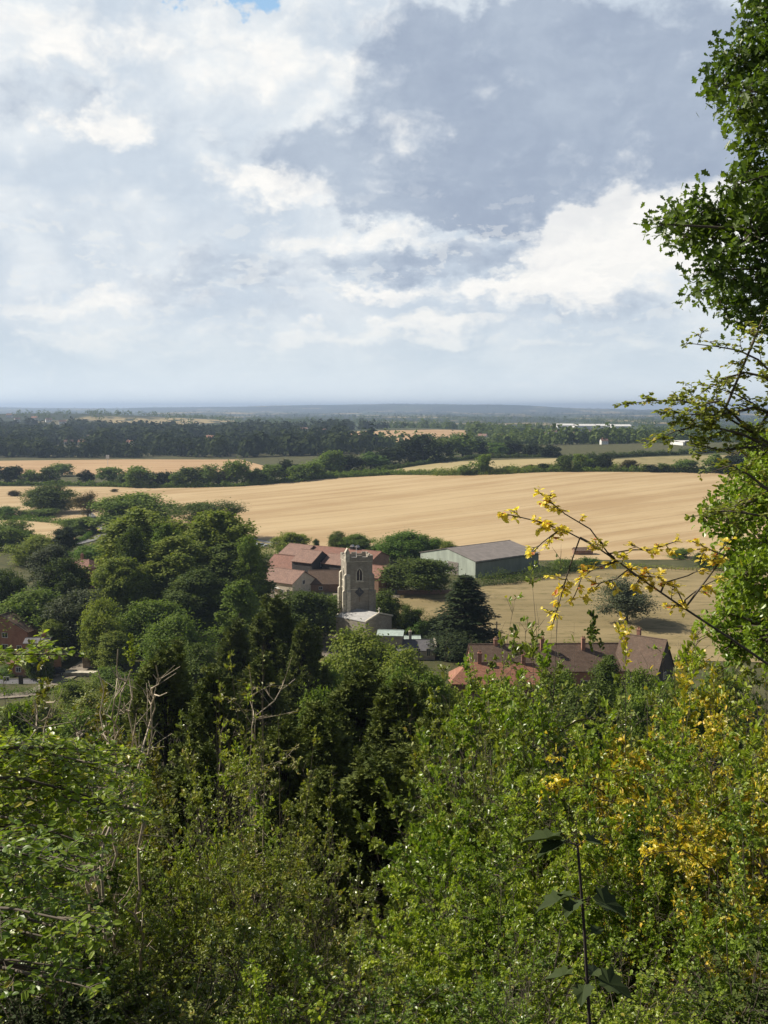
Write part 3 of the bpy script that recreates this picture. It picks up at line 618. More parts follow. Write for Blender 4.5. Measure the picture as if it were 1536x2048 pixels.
hedge('hedge', [(120, 1098), (165, 1082), (190, 1064), (182, 1048)], 1.8, 2.4, 'lf_bright', 'roadside hedge on the near side of the bending lane', 1.2, 0.4)
hedge('hedge', [(500, 1116), (560, 1118), (610, 1116)], 4.2, 6, 'lf_mid', 'tall garden hedge left of the red roofed farm buildings', 1.0, 0.4, dens=90)
hedge('hedge', [(990, 1308), (1060, 1302), (1130, 1300), (1200, 1306)], 2.0, 3.0, 'lf_lime', 'bushy boundary hedge behind the brown roofed terrace', 1.2, 0.35)
hedge('hedge', [(0, 1392), (60, 1388), (130, 1384)], 1.8, 2.4, 'lf_bright', 'clipped green garden hedge in front of the low brick building', 0.8, 0.25, dens=80)

# middle distance trees -------------------------------------------------
TG = [
 ('broad_a', 103, 963, 1024, 88, 'lf_dark', 'dark spreading oak standing at the left edge of the wheat field'),
 ('sparse_a', 176, 975, 1036, 66, 'lf_brown', 'thin brownish tree beside the dark oak above the lane'),
 ('bush_a', 29, 979, 992, 26, 'lf_brown', 'small brown bush alone in the stubble at far left'),
 ('bush_b', 230, 977, 984, 14, 'lf_brown', 'tiny dark shrub in the stubble left of the hedge trees'),
 ('broad_b', 275, 981, 1062, 138, 'lf_mid', 'big bushy ash at the wheat field edge right of the lane'),
 ('flat_a', 404, 995, 1080, 122, 'lf_dark', 'flat topped dark pine behind the tall limes'),
 ('bush_c', 75, 1014, 1034, 70, 'lf_mid', 'rounded bush below the dark spreading oak'),
 ('bush_d', 18, 1010, 1036, 60, 'lf_bright', 'light green bush by the lane hedge at the left edge'),
 ('broad_c', 158, 1032, 1066, 60, 'lf_mid', 'small round tree beside the bend in the lane'),
 ('broad_c', 30, 1036, 1100, 82, 'lf_mid', 'round tree at the left edge below the small wheat patch'),
 ('broad_a', 84, 1064, 1128, 92, 'lf_lime', 'wide pale green tree in front of the small wheat patch'),
 ('oval_a', 130, 1052, 1130, 50, 'lf_conifer', 'narrow dark tree in front of the bend in the lane'),
 ('broad_b', 206, 1080, 1160, 100, 'lf_bright', 'bright green rounded tree behind the small red roofed house'),
 ('broad_b', 582, 1060, 1114, 62, 'lf_lime', 'pale rounded tree between the parked cars and farm'),
 ('broad_c', 676, 1060, 1104, 34, 'lf_dark', 'small dark tree behind the farm roofs'),
 ('broad_a', 712, 1064, 1106, 58, 'lf_mid', 'light rounded tree behind the farm roofs'),
 ('bush_a', 760, 1086, 1108, 62, 'lf_dark', 'dark bush behind the long farm roof ridge'),
 ('bush_b', 631, 1076, 1094, 14, 'lf_dark', 'little dark bush left of the trees behind the farm'),
 ('broad_a', 812, 1056, 1124, 92, 'lf_bright', 'large bright green tree left of the green barn'),
 ('broad_c', 856, 1066, 1118, 46, 'lf_mid', 'darker tree leaning against the large bright one'),
 ('bush_c', 890, 1076, 1102, 48, 'lf_lime', 'pale low tree showing above the barn roof'),
 ('broad_b', 836, 1110, 1188, 114, 'lf_dark', 'heavy dark tree in front of the barn gable'),
 ('broad_a', 770, 1172, 1262, 62, 'lf_dark', 'dark tree close against the right side of the church tower'),
 ('broad_c', 819, 1205, 1266, 46, 'lf_dark', 'small dark round tree in the churchyard right of the nave'),
 ('bush_d', 846, 1236, 1272, 66, 'lf_bright', 'bright low shrubs behind the copper chancel roof'),
 ('conifer_a', 930, 1150, 1306, 122, 'lf_conifer', 'tall dark spruce standing at the edge of the pasture'),
 ('broad_c', 878, 1226, 1288, 60, 'lf_dark', 'dark rounded tree between spruce and churchyard'),
 ('broad_a', 922, 1256, 1320, 96, 'lf_conifer', 'wide dark yew growing round the foot of the spruce'),
 ('sparse_b', 1253, 1150, 1248, 106, 'lf_grey', 'lone thin grey green tree in the dry pasture'),
 ('bush_b', 1130, 1116, 1140, 50, 'lf_mid', 'round green bush in the hedge right of the barn'),
 ('bush_a', 1176, 1111, 1134, 40, 'lf_bright', 'bright bush at the end of the barn hedge'),
 ('bush_c', 1362, 1094, 1116, 50, 'lf_mid', 'bush on the bottom edge of the wheat field at right'),
 ('oval_a', 1401, 1104, 1136, 26, 'lf_dark', 'small upright dark tree at the top of the pasture'),
 ('bush_d', 1440, 1114, 1138, 60, 'lf_mid', 'bush behind the light green maple boughs on field edge'),
 ('broad_b', 600, 1172, 1286, 118, 'lf_dark', 'broad dark yew left of the church tower'),
 ('broad_c', 655, 1186, 1262, 58, 'lf_mid', 'green tree squeezed between yew and church tower'),
 ('bush_d', 112, 1296, 1330, 60, 'lf_grey', 'grey green rounded shrub beside the low brick building'),
 ('oval_a', 112, 1238, 1316, 52, 'lf_lime', 'yellow green bush between the brick house and the dark shed'),
 ('broad_a', 72, 1168, 1290, 120, 'lf_mid', 'layered green tree behind the brick house'),
 ('broad_b', 165, 1172, 1300, 110, 'lf_grey', 'soft grey green tree below the small red roofed house'),
 ('oval_a', 98, 1086, 1210, 80, 'lf_grey', 'greyish willow like tree left of the small red roofed house'),
 ('broad_c', 125, 1106, 1215, 84, 'lf_dark', 'dark tree shading the small red roofed house'),
 ('broad_b', 14, 1130, 1240, 80, 'lf_dark', 'dark tree at the left edge above the brick house'),
 ('broad_c', 212, 1190, 1330, 76, 'lf_lime', 'loose yellowish tree behind the dark panelled shed'),
]
for a in TG: tree_g(*a)
TD = [
 ('broad_c', 78, 1282, 200, 44, 'lf_dark', 'dark green tree half hiding the brick house corner'),
 ('oval_b', 330, 1040, 272, 70, 'lf_mid', 'green spire of a tree rising out of the lime group'),
 ('oval_a', 258, 1046, 262, 64, 'lf_dark', 'dark narrow tree on the left side of the lime group'),
 ('oval_a', 500, 1066, 255, 56, 'lf_mid', 'narrow green tree at the right side of the lime group'),
 ('bush_a', 155, 1352, 178, 90, 'lf_lime', 'yellowish garden bush below the pale stone wall'),
 ('bush_b', 215, 1330, 186, 80, 'lf_mid', 'green garden bush at the end of the pale stone wall'),
 ('broad_b', 195, 1376, 150, 110, 'lf_olive', 'rounded olive tree below the garden bushes'),
 ('broad_a', 60, 1392, 150, 130, 'lf_lime', 'lime green tree below the clipped garden hedge'),
 ('bush_c', 20, 1330, 205, 50, 'lf_bright', 'small bright bush against the outbuilding wall'),
 ('oval_a', 225, 1262, 205, 60, 'lf_lime', 'tall yellow green tree right of the timber fence'),
 ('tall_a', 288, 1012, 285, 150, 'lf_lime', 'left hand tall lime tree in the big group'),
 ('tall_b', 432, 1014, 280, 140, 'lf_lime', 'tall lime tree with a rounded top beside the parked cars'),
 ('tall_c', 355, 1062, 262, 150, 'lf_lime', 'broad lime tree between the two tallest limes'),
 ('tall_b', 240, 1110, 248, 100, 'lf_lime', 'lime tree right of the small red roofed house'),
 ('tall_a', 470, 1080, 262, 120, 'lf_dark', 'dark lime tree left of the farm buildings'),
 ('broad_b', 300, 1190, 222, 110, 'lf_mid', 'shaded green tree below the big limes'),
 ('tall_c', 395, 1130, 240, 120, 'lf_dark', 'dark tall tree in the hollow of the lime group'),
 ('broad_a', 348, 1212, 196, 110, 'lf_mid', 'leafy tree with pale outer sprays below the dark hollow'),
 ('oval_b', 478, 1156, 215, 90, 'lf_mid', 'pointed green tree in front of the farm courtyard'),
 ('broad_c', 400, 1280, 170, 100, 'lf_dark', 'low dark tree beneath the pale sprayed tree'),
 ('yew_a', 545, 1186, 140, 120, 'lf_yew', 'tall dark yew left of the churchyard wall'),
 ('yew_b', 610, 1235, 128, 90, 'lf_yew', 'slender dark yew leaning toward the church tower'),
 ('yew_b', 470, 1235, 132, 96, 'lf_yew', 'dark feathery yew left of the tallest yew'),
 ('broad_b', 722, 1244, 172, 150, 'lf_lime', 'rounded olive green lime directly below the church nave'),
 ('broad_a', 812, 1280, 160, 110, 'lf_lime', 'low olive tree below the slate chancel roof'),
 ('broad_c', 662, 1320, 140, 90, 'lf_mid', 'small green tree under the olive lime'),
]
for a in TD: tree_d(*a)

# ------------------------------------------------------------------ buildings
def zat(px, py, Y): return float(at(px, py, Y)[2])
class Block:
    """gabled block: local x along the ridge (0..L), local y across (0..W), near corner given by pixel and distance"""
    def __init__(s, px, Y, alpha, L, W, eave_py=None, ridge_py=None, eave=None, ridge=None, end='left', zbase=None):
        x = (px-768)/F*Y*1.0; s.al = R(alpha); s.L, s.W = L, W; c, sn = math.cos(s.al), math.sin(s.al)
        p = np.array([at(px, 1200, Y)[0], Y])
        if end == 'right': o = p - L*np.array([c, sn])
        else: o = p
        s.o = o; s.c, s.s = c, sn; s.z = float(min(H(*s.w(a, b)) for a in (0, L) for b in (0, W))) if zbase is None else zbase
        ex = L if end == 'right' else 0
        s.eave = eave if eave is not None else zat(px, eave_py, Y) - s.z
        if ridge is not None: s.ridge = ridge
        else:
            q = s.w(ex, W/2); pxq = 768 + F*q[0]/q[1]; s.ridge = zat(px, ridge_py, q[1]) - s.z
    def w(s, a, b): return (s.o[0]+s.c*a-s.s*b, s.o[1]+s.s*a+s.c*b)
    def root(s, name, label, cat, group=None): s.r = empty(name, (s.o[0], s.o[1], s.z), s.al, label, cat, group); return s.r
def walls(b, mat, parent, name='wall', x0=0, y0=0, hip=False, under=-1.2):
    L, W, e, r = b.L, b.W, b.eave, b.ridge; m = MB()
    if hip: m.box(0, 0, under, L, W, e)
    else: m.prism([(0, under), (W, under), (W, e), (W/2, r-0.12), (0, e)], 'x', 0, L)
    return m.build(name, mat, parent)
def roof(b, mat, parent, oh=0.35, th=0.16, hip=False, ridgemat=None, name='roof'):
    L, W, e, r = b.L, b.W, b.eave, b.ridge; m = MB(); sl_ = (r-e)/(W/2)
    yo = -oh; ze = e-oh*sl_; g_ = 0.25
    if hip:
        hx = min(W*0.42, L*0.4); A = [(-oh, -oh, ze), (L+oh, -oh, ze), (L+oh, W+oh, ze), (-oh, W+oh, ze), (hx, W/2, r), (L-hx, W/2, r)]
        B = [(x, y, z+th) for x, y, z in A]
        m.add(A+B, [(0, 1, 5, 4), (1, 2, 5), (2, 3, 4, 5), (3, 0, 4), (6, 7, 11, 10), (7, 8, 11), (8, 9, 10, 11), (9, 6, 10), (0, 1, 7, 6), (1, 2, 8, 7), (2, 3, 9, 8), (3, 0, 6, 9)])
    else:
        for sgn in (0, 1):
            f = (lambda y: y) if sgn == 0 else (lambda y: W-y)
            m.prism([(f(yo), ze+.03), (f(W/2), r+.03), (f(W/2), r+th), (f(yo), ze+th)], 'x', -g_, L+g_)
        m.tube([(-g_, W/2, r+th), (L+g_, W/2, r+th)], 0.12, n=6)
    return m.build(name, mat, parent)
def chimney(parent, x, y, z0, z1, mat, w=0.7, pots=2):
    c = MB().box(x-w/2, y-w/2, z0, x+w/2, y+w/2, z1).box(x-w/2-.07, y-w/2-.07, z1-.25, x+w/2+.07, y+w/2+.07, z1-.05).build('chimney', M[mat], parent)
    m = MB()
    for k in range(pots): m.tube([(x+(k-(pots-1)/2)*.32, y, z1-.02), (x+(k-(pots-1)/2)*.32, y, z1+.42)], .12, .09, 7)
    m.build('chimney_pot', M['tile_orange'], c); return c
def window(parent, x, y, z, w, h, face='front', mat='white_paint', mull=1):
    """face 'front' = wall at local y, 'end' = wall at local x looking along +x or -x (w runs along y)"""
    def bx(m, a0, a1, z0, z1, d0, d1):
        if face == 'front': m.box(x+a0, y-d1, z0, x+a1, y-d0, z1)
        elif face == 'left': m.box(x-d1, y+a0, z0, x-d0, y+a1, z1)
        else: m.box(x+d0, y+a0, z0, x+d1, y+a1, z1)
    m = MB(); t = 0.09
    bx(m, 0, w, z, z+t, .0, .09); bx(m, 0, w, z+h-t, z+h, 0, .08); bx(m, 0, t, z+t, z+h-t, 0, .08); bx(m, w-t, w, z+t, z+h-t, 0, .08)
    for k in range(mull): bx(m, w*(k+1)/(mull+1)-.03, w*(k+1)/(mull+1)+.03, z+t, z+h-t, 0, .07)
    f = m.build('window', M[mat], parent)
    p = MB(); bx(p, t, w-t, z+t, z+h-t, -.03, .03); p.build('pane', M['glass_dark'], f); return f
def door(parent, x, y, z, w, h, mat='timber_dark', face='front'):
    m = MB()
    if face == 'front': m.box(x, y-.06, z, x+w, y+.04, z+h)
    else: m.box(x-.04, y, z, x+.06, y+w, z+h)
    return m.build('door', M[mat], parent)

# big agricultural barn
b = Block(950, 326, 40, 31, 27, eave_py=1123, ridge_py=1097, end='left')
r = b.root('barn', 'large pale green barn with a shallow grey roof at the edge of the pasture', 'barn')
walls(b, M['barn_wall'], r)
roof(b, M['barn_roof'], r, oh=0.5, th=0.2)
m = MB()
for i in range(11): MB().box(i*3.1-.02, -.12, 0, i*3.1+.16, -.02, b.eave-.4).build('wall_post', M['barn_wall_shaded'], r)
MB().box(-.3, -.75, b.eave-.50, 31.3, -.52, b.eave-.30).build('gutter', M['timber_dark'], r)
MB().box(-.10, 8, -.1, -.02, 13, 4.2).build('door', M['barn_roof'], r)
MB().box(.05, -.10, .02, 30.95, -.03, b.eave-.55).build('side_shade_sheet', M['barn_wall_shaded'], r)  # added sheet over the long wall, painted darker to carry its shade

# farm courtyard
FG = 'red roofed farm courtyard buildings'
def farm(px, Y, al, L, W, ep, rp, label, wm='brick_brown', rm='tile_red', end='right', wins=(), name='farm_building', extra=None, doors=()):
    b = Block(px, Y, al, L, W, eave_py=ep, ridge_py=rp, end=end); r = b.root(name, label, 'farm building', FG)
    w = walls(b, M[wm], r); rf = roof(b, M[rm], r)
    for (x, z, ww, hh) in wins: window(r, x, 0, z, ww, hh)
    for (x, ww, hh) in doors: door(r, x, 0, 0, ww, hh)
    if extra: extra(b, r, rf)
    return b
def ex_gable(b, r, rf): window(r, b.L, b.W*0.42, b.eave*0.8, 1.2, 1.3, face='right')
farm(585, 292, -35, 17, 11, 1168, 1143, 'front range of the farm with long pink tiled roof and cream wall', 'render_cream', 'tile_pink', wins=((9, 1.0, 1.1, 1.1), (12.5, 1.0, 1.1, 1.1), (4, 1.0, 1.2, 1.1)), doors=((6.5, 1.4, 2.1), (14.8, 1.2, 2.1)), extra=ex_gable)
farm(594, 312, -35, 13, 9, 1139, 1116, 'deep red roofed farm range behind the pink front range', 'brick', 'tile_red', extra=ex_gable)
farm(624, 306, -35, 8, 10, 1126, 1103, 'farm wing with dark boarded gable in the courtyard middle', 'weatherboard', 'tile_pink', wins=((2, 3.4, 1.4, 1.1), (5, 3.4, 1.4, 1.1)), extra=ex_gable)
farm(606, 324, -35, 10, 11, 1112, 1092, 'farm range at the back left with its ridge against the wheat', 'brick_brown', 'tile_pink')
def ex_d(b, r, rf):
    for x in (b.L-11, b.L-9):
        c = MB().box(x-.5, b.W/2-.5, b.ridge-.3, x+.5, b.W/2+.5, b.ridge+.9).build('ventilator', M['weatherboard'], rf)
        MB().prism([(x-.65, b.ridge+.9), (x+.65, b.ridge+.9), (x, b.ridge+1.6)], 'y', b.W/2-.65, b.W/2+.65).build('cap', M['lead'], c)
farm(745, 312, -32, 26, 10, 1120, 1104, 'longest red roofed farm range behind the church tower', 'brick_brown', 'tile_red', extra=ex_d)
farm(690, 303, -35, 9, 8, 1131, 1112, 'small pink roofed farm wing just left of the tower top', 'weatherboard', 'tile_pink', wins=((1.2, 2.6, 1.3, 1.0), (4, 2.6, 1.3, 1.0)))
farm(757, 297, -35, 19, 10, 1156, 1134, 'brick farm range ending in a gable right of the tower', 'brick_brown', 'tile_red', extra=ex_gable)
farm(618, 299, 4, 17, 9, 1168, 1141, 'dull brown roofed farm range linking the two front gables', 'brick_brown', 'tile_brown', end='left', wins=((3, 1, 1.2, 1), (9, 1, 1.2, 1)))
for i, (px, py) in enumerate([(536, 1187), (556, 1190)]):
    p = ground_at(px, py); t = empty('parasol', p, 0, ['left', 'right'][i]+' cream parasol open in front of the pink roofed farm range', 'parasol', 'cream parasols in the farm yard')
    MB().tube([(0, 0, 0), (0, 0, 2.9)], .05, n=6).build('pole', M['timber'], t)
    n = 8; V = [(0, 0, 2.9)]+[(2*math.cos(k*PI/4), 2*math.sin(k*PI/4), 2.2) for k in range(n)]+[(0, 0, 2.82)]+[(1.98*math.cos(k*PI/4), 1.98*math.sin(k*PI/4), 2.13) for k in range(n)]
    MB().add(V, [(0, 1+k, 1+(k+1) % n) for k in range(n)]+[(9, 10+(k+1) % n, 10+k) for k in range(n)]+[(1+k, 10+k, 10+(k+1) % n, 1+(k+1) % n) for k in range(n)]).build('canopy', M['canvas_white'], t)
    MB().box(-.25, -.25, 0, .25, .25, .08).build('base', M['stone_wall'], t)

# church ---------------------------------------------------------------
TY = 233.0
tb = Block(693, TY, 14, 6.3, 6.3, eave=21.0, ridge=22.0); zt = zat(716, 1112, TY+1) - tb.z
ch = tb.root('church', 'flint and stone village church with square battlemented west tower and pale lead roofs', 'church')
t = MB().box(0, 0, -1.5, 6.3, 6.3, zt-1.2).build('tower', M['flint'], ch)
p = MB()                                     # parapet with battlements
for i, (x0, y0, x1, y1) in enumerate([(-.12, -.12, 6.42, .28), (-.12, 6.02, 6.42, 6.42), (-.12, .28, .28, 6.02), (6.02, .28, 6.42, 6.02)]):
    p.box(x0, y0, zt-1.2, x1, y1, zt-.25)
    hz = (i < 2); a0, a1 = (x0, x1) if hz else (y0, y1); n = 5
    for k in range(n):
        if k % 2 == 0:
            u0 = a0+(a1-a0)*k/n; u1 = a0+(a1-a0)*(k+1)/n
            p.box(*( (u0, y0, zt-.25, u1, y1, zt+.12) if hz else (x0, u0, zt-.25, x1, u1, zt+.12) ))
p.build('parapet', M['flint'], t)
for zz in (zt-1.35, zt*0.62, zt*0.30): MB().box(-.1, -.1, zz, 6.4, 6.4, zz+.16).build('string_course', M['dressed_stone'], t)
for (cx, cy) in ((0, 0), (6.3, 0), (0, 6.3), (6.3, 6.3)):
    q = MB(); sx = -1 if cx == 0 else 1; sy = -1 if cy == 0 else 1
    for (h0, h1, pr) in ((-1.5, zt*0.30, 1.25), (zt*0.30, zt*0.62, .85), (zt*0.62, zt*0.80, .5)):
        q.prism([(cx+sx*-.2, h0), (cx+sx*pr, h0), (cx+sx*pr, h1-.4), (cx+sx*(pr-.4), h1), (cx+sx*-.2, h1)], 'y', cy-.02 if sy > 0 else cy+.02-.0, cy-sy*.9)
        q.prism([(cy+sy*-.2, h0), (cy+sy*(pr*.5), h0), (cy+sy*(pr*.5), h1-.4), (cy+sy*(max(pr*.5-.4, 0)), h1), (cy+sy*-.2, h1)], 'x', cx-sx*.04, cx-sx*.9)
    q.build('buttress', M['dressed_stone'] if cx == 0 else M['flint'], t)  # left buttresses in paler stone, standing in for the sunlit side
q = MB().box(-.25, -.25, zt-1.2, .75, .75, zt+.9).prism([(-.35, zt+.9), (.85, zt+.9), (.25, zt+2.0)], 'y', -.35, .85)
q.build('pinnacle', M['dressed_stone'], t)
MB().tube([(3.1, 3.1, zt-1.2), (3.1, 3.1, zt+1.6)], .05, .03, 5).build('flagpole', M['white_paint'], t)
MB().box(.3, .3, zt-1.2, 6.0, 6.0, zt-1.0).build('roof', M['lead'], t)
def gothic(cx, zb, w, h, n=7):
    """pointed arch outline"""
    pts = [(cx-w/2, zb), (cx+w/2, zb)]; zs = zb+h-w*0.9
    for k in range(n+1): a = k/n*math.acos(0.5); pts.append((cx-w/2+w*math.cos(a), zs+w*math.sin(a)*1.03))
    for k in range(n-1, -1, -1): a = k/n*math.acos(0.5); pts.append((cx+w/2-w*math.cos(a), zs+w*math.sin(a)*1.03))
    return pts
def belfry(face):
    zb = zt-6.0
    fr = MB(); o = gothic(3.15, zb, 1.75, 3.3); i_ = gothic(3.15, zb+.2, 1.25, 2.75)
    n = len(o); ax = 'y' if face == 'front' else 'x'
    vs = []; d0, d1 = -.07, .0
    for d in (d0,):
        for (u, z) in o: vs.append((u, d, z) if face == 'front' else (d, u, z))
        for (u, z) in i_: vs.append((u, d, z) if face == 'front' else (d, u, z))
    for (u, z) in o: vs.append((u, .05, z) if face == 'front' else (.05, u, z))
    fs = [(k, (k+1) % n, n+(k+1) % n, n+k) for k in range(n)] + [(k, 2*n+k, 2*n+(k+1) % n, (k+1) % n) for k in range(n)]
    fr.add(vs, fs)
    for du in (0,): 
        if face == 'front': fr.box(3.15-.07, -.075, zb+.2, 3.15+.07, -.04, zb+2.6)
        else: fr.box(-.075, 3.15-.07, zb+.2, -.04, 3.15+.07, zb+2.6)
    if face == 'front': fr.box(2.1, -.22, zb-.2, 4.2, -.02, zb)
    else: fr.box(-.22, 2.1, zb-.2, -.02, 4.2, zb)
    f = fr.build('window', M['dressed_stone'], t)
    MB().prism(i_, ax, -.03, .03).build('louvre', M['glass_dark'], f)
belfry('front'); belfry('left')
zc = zt-8.6
MB().prism([(3.15-1.15, zc), (3.15, zc-1.15), (3.15+1.15, zc), (3.15, zc+1.15)], 'y', -.16, -.02).build('clock_face', M['clock_blue'], t)
cf = MB().box(3.08, -.2, zc-2.3, 3.2, -.05, zc-1.2).build('clock_weight_box', M['timber'], t)
MB().box(3.13, -.19, zc, 3.17, -.17, zc+.7).box(3.13, -.19, zc-.02, 3.6, -.17, zc+.03).build('clock_hand', M['stone_wall'], t)
MB().box(2.6, -.06, 3.0, 3.7, -.02, 4.6).build('door', M['timber_dark'], t)
def church_part(bk, wm, rm, name, hip=False, cope=True):
    e = empty(name, (0, 0, 0)); e.parent = ch
    inv = Matrix.LocRotScale(Vector((tb.o[0], tb.o[1], tb.z)), Matrix.Rotation(tb.al, 3, 'Z'), None).inverted()
    e.matrix_local = inv @ Matrix.LocRotScale(Vector((bk.o[0], bk.o[1], bk.z)), Matrix.Rotation(bk.al, 3, 'Z'), None)
    walls(bk, M[wm], e); roof(bk, M[rm], e, oh=0.1, th=.18)
    return e
nb = Block(731, 225.5, -42, 9.5, 9.0, eave_py=1245, ridge_py=1228, end='right')
e = church_part(nb, 'flint', 'lead', 'nave')
q = MB(); W_ = nb.W
for s_ in (0, 1):
    f = (lambda y: y) if s_ == 0 else (lambda y: W_-y)
    q.prism([(f(-.2), nb.eave+.1), (f(W_/2), nb.ridge+.16), (f(W_/2), nb.ridge+.46), (f(-.2), nb.eave+.4)], 'x', nb.L-.1, nb.L+.34)
q.build('gable_coping', M['dressed_stone'], e)
MB().box(nb.L+.02, W_/2-.1, nb.ridge+.4, nb.L+.2, W_/2+.1, nb.ridge+1.5).box(nb.L+.02, W_/2-.4, nb.ridge+1.0, nb.L+.2, W_/2+.4, nb.ridge+1.2).build('cross', M['dressed_stone'], e)
ab = Block(755, 219, -6, 5.5, 5.0, eave_py=1272, ridge_py=1261, end='left')
e = church_part(ab, 'flint', 'copper_green', 'aisle')
cb = Block(795, 217, 2, 8.4, 7.0, eave_py=1303, ridge_py=1281, end='left')
e = church_part(cb, 'flint', 'slate', 'chancel')
q = MB(); W_ = cb.W
for s_ in (0, 1):
    f = (lambda y: y) if s_ == 0 else (lambda y: W_-y)
    q.prism([(f(-.2), cb.eave-.05), (f(W_/2), cb.ridge+.12), (f(W_/2), cb.ridge+.55), (f(-.2), cb.eave+.4)], 'x', cb.L-.1, cb.L+.36)
q.build('gable_coping', M['dressed_stone'], e)
chimney(e, 3.2, 6.0, cb.eave, cb.ridge+1.6, 'dressed_stone', .6, 1)
for x in (1.6, 4.2, 6.4): window(e, x, 0, .9, .9, 1.8, mat='dressed_stone', mull=1)
window(e, cb.L, 2.6, 1.0, 1.8, 2.4, face='right', mat='dressed_stone', mull=2)
vb = Block(801, 224.5, 2, 4.5, 3.6, eave_py=1281, ridge_py=1273, end='left'); church_part(vb, 'flint', 'copper_green', 'vestry')

# village houses ---------------------------------------------------------
def house(name, label, cat, px, Y, al, L, W, ep, rp, wm, rm, end='left', hip=False, wins=(), chims=(), doors=(), group=None, endwins=()):
    b = Block(px, Y, al, L, W, eave_py=ep, ridge_py=rp, end=end); r = b.root(name, label, cat, group)
    walls(b, M[wm], r, hip=hip); rf = roof(b, M[rm], r, hip=hip)
    for (x, z, w, h) in wins: window(r, x, 0, z, w, h)
    for (f, y, z, w, h) in endwins: window(r, 0 if f == 'left' else b.L, y, z, w, h, face=f)
    for (x, w) in doors: door(r, x, 0, 0, w, 2.1)
    for (x, y, up, m_) in chims: chimney(rf, x, b.W/2+y, b.ridge-1.2, b.ridge+up, m_)
    return b
house('cottage', 'small red brick cottage with red hipped roof half hidden by a dark tree', 'house', 181, 306, -22, 9, 7, 1137, 1120, 'brick', 'tile_red', 'right', True, wins=((5.5, 3.4, 1.1, 1.2), (5.5, 1.0, 1.1, 1.2), (2, 3.4, 1.1, 1.2)), chims=((3.5, 0, 1.6, 'brick'),), doors=((7.4, .95),))
house('brick_house', 'brick house with grey brown roof and gable facing the garden at left edge', 'house', 52, 221, 76, 11, 13, 1264, 1231, 'brick', 'tile_brown', 'left', endwins=(('left', 5.0, 4.0, 1.5, 1.2), ('left', 5.0, 1.2, 1.6, 1.3), ('left', 9, 4.0, 1.5, 1.2), ('left', 1.5, 1.2, 1.3, 1.2)), chims=((8, 0, 1.4, 'brick'),))
house('outbuilding', 'low brick outbuilding with red tiled roof in front of the brick house', 'outbuilding', 12, 203, -3, 8.8, 6, 1326, 1301, 'brick', 'tile_red', wins=((1.5, 1.0, 1.1, 1.1), (5.2, 1.0, 1.4, 1.1)), doors=((3.6, 1.0),))
house('garden_shed', 'grey roofed low shed behind the clipped hedge at the left edge', 'shed', -20, 196, 2, 9, 4, 1372, 1360, 'timber', 'slate', wins=((2, .9, 1.2, .9),), doors=((5, .9),))
house('brick_house', 'small brick lean building with slate roof between house and outbuilding', 'outbuilding', 45, 212, 8, 5, 5, 1287, 1277, 'brick', 'slate', chims=((3.6, 0, 1.0, 'brick'),))
# right hand terrace and cottages
TG2 = 'old houses below the pasture'
house('terrace_house', 'long brown roofed terrace with tall brick stacks below the pasture', 'house', 946, 190, 2, 31, 9.5, 1343, 1290, 'brick', 'tile_brown', wins=tuple((2+3.2*i, 1.3, 1.4, 1.2) for i in range(9)), chims=((5.2, 0, 1.2, 'brick'), (14.3, -1.0, 1.5, 'brick'), (22.5, -1.0, 1.5, 'brick')), group=TG2)
house('cross_wing_house', 'brown roofed house with steep dark gable at right end of the terrace', 'house', 1318, 187, -38, 9, 8, 1347, 1281, 'timber_dark', 'tile_brown', 'right', wins=((3, 2, 1.3, 1.2),), chims=((3, 1, 1.3, 'brick'),), group=TG2, endwins=(('right', 3, 3, 1.4, 1.3),))
house('cottage', 'orange tiled cottage with white windows in front of the terrace', 'house', 902, 172, -4, 18, 7.5, 1366, 1325, 'brick', 'tile_orange', 'left', True, wins=tuple((2.2+2.6*i, 2.0, 1.5, 1.3) for i in range(6)), chims=((5.2, 0, 1.9, 'brick'), (13.0, 0, 1.7, 'brick')), group=TG2)
# shed with dark panels, fence, walls
b = Block(142, 224, -12, 6, 6, eave=2.6, ridge=5.0); r = b.root('panelled_shed', 'pale roofed shed with dark sloping panels beside the timber fence', 'shed')
MB().prism([(0, -1), (6, -1), (6, 5.0), (4.6, 5.0), (0, .9)], 'x', 0, 6).build('wall', M['timber'], r)
q = MB()
for i in range(4): q.prism([(-.1, .98), (4.55, 5.08), (4.55, 5.18), (-.1, 1.10)], 'x', .06+1.5*i, 1.44+1.5*i)
q.build('roof_panel', M['solar'], r); MB().box(-.15, 4.58, 5.02, 6.15, 6.2, 5.2).build('roof', M['canvas_white'], r)
r = empty('timber_fence', ground_at(166, 1338), R(28), 'weathered board fence below the panelled shed', 'fence')
q = MB(); q2 = MB(); q3 = MB()
for i in range(20): q.box(i*.24, 0, .05, i*.24+.22, .03, 2.3+.06*math.sin(i*2.1))
for i in range(4): q2.box(i*1.55, .035, -.3, i*1.55+.1, .14, 2.35)
for z_ in (.5, 1.8): q3.box(0, .032, z_, 4.8, .07, z_+.1)
q.build('board', M['timber'], r); q2.build('post', M['timber'], r)
r = empty('retaining_wall', ground_at(104, 1353), R(-3), 'low pale stone wall with a flat top beside the parked dark car', 'wall')
MB().box(0, 0, -.6, 9.2, .9, .75).build('masonry', M['stone_wall'], r); MB().box(-.06, -.06, .753, 9.26, 1.6, .87).build('coping', M['dressed_stone'], r)
r = empty('churchyard_wall', ground_at(560, 1290), R(8), 'stone churchyard wall between the dark yews and tower foot', 'wall')
MB().box(0, 0, -.5, 9.5, .45, 1.5).build('masonry', M['stone_wall'], r); MB().box(-.05, -.06, 1.503, 9.55, .51, 1.62).build('coping', M['dressed_stone'], r)
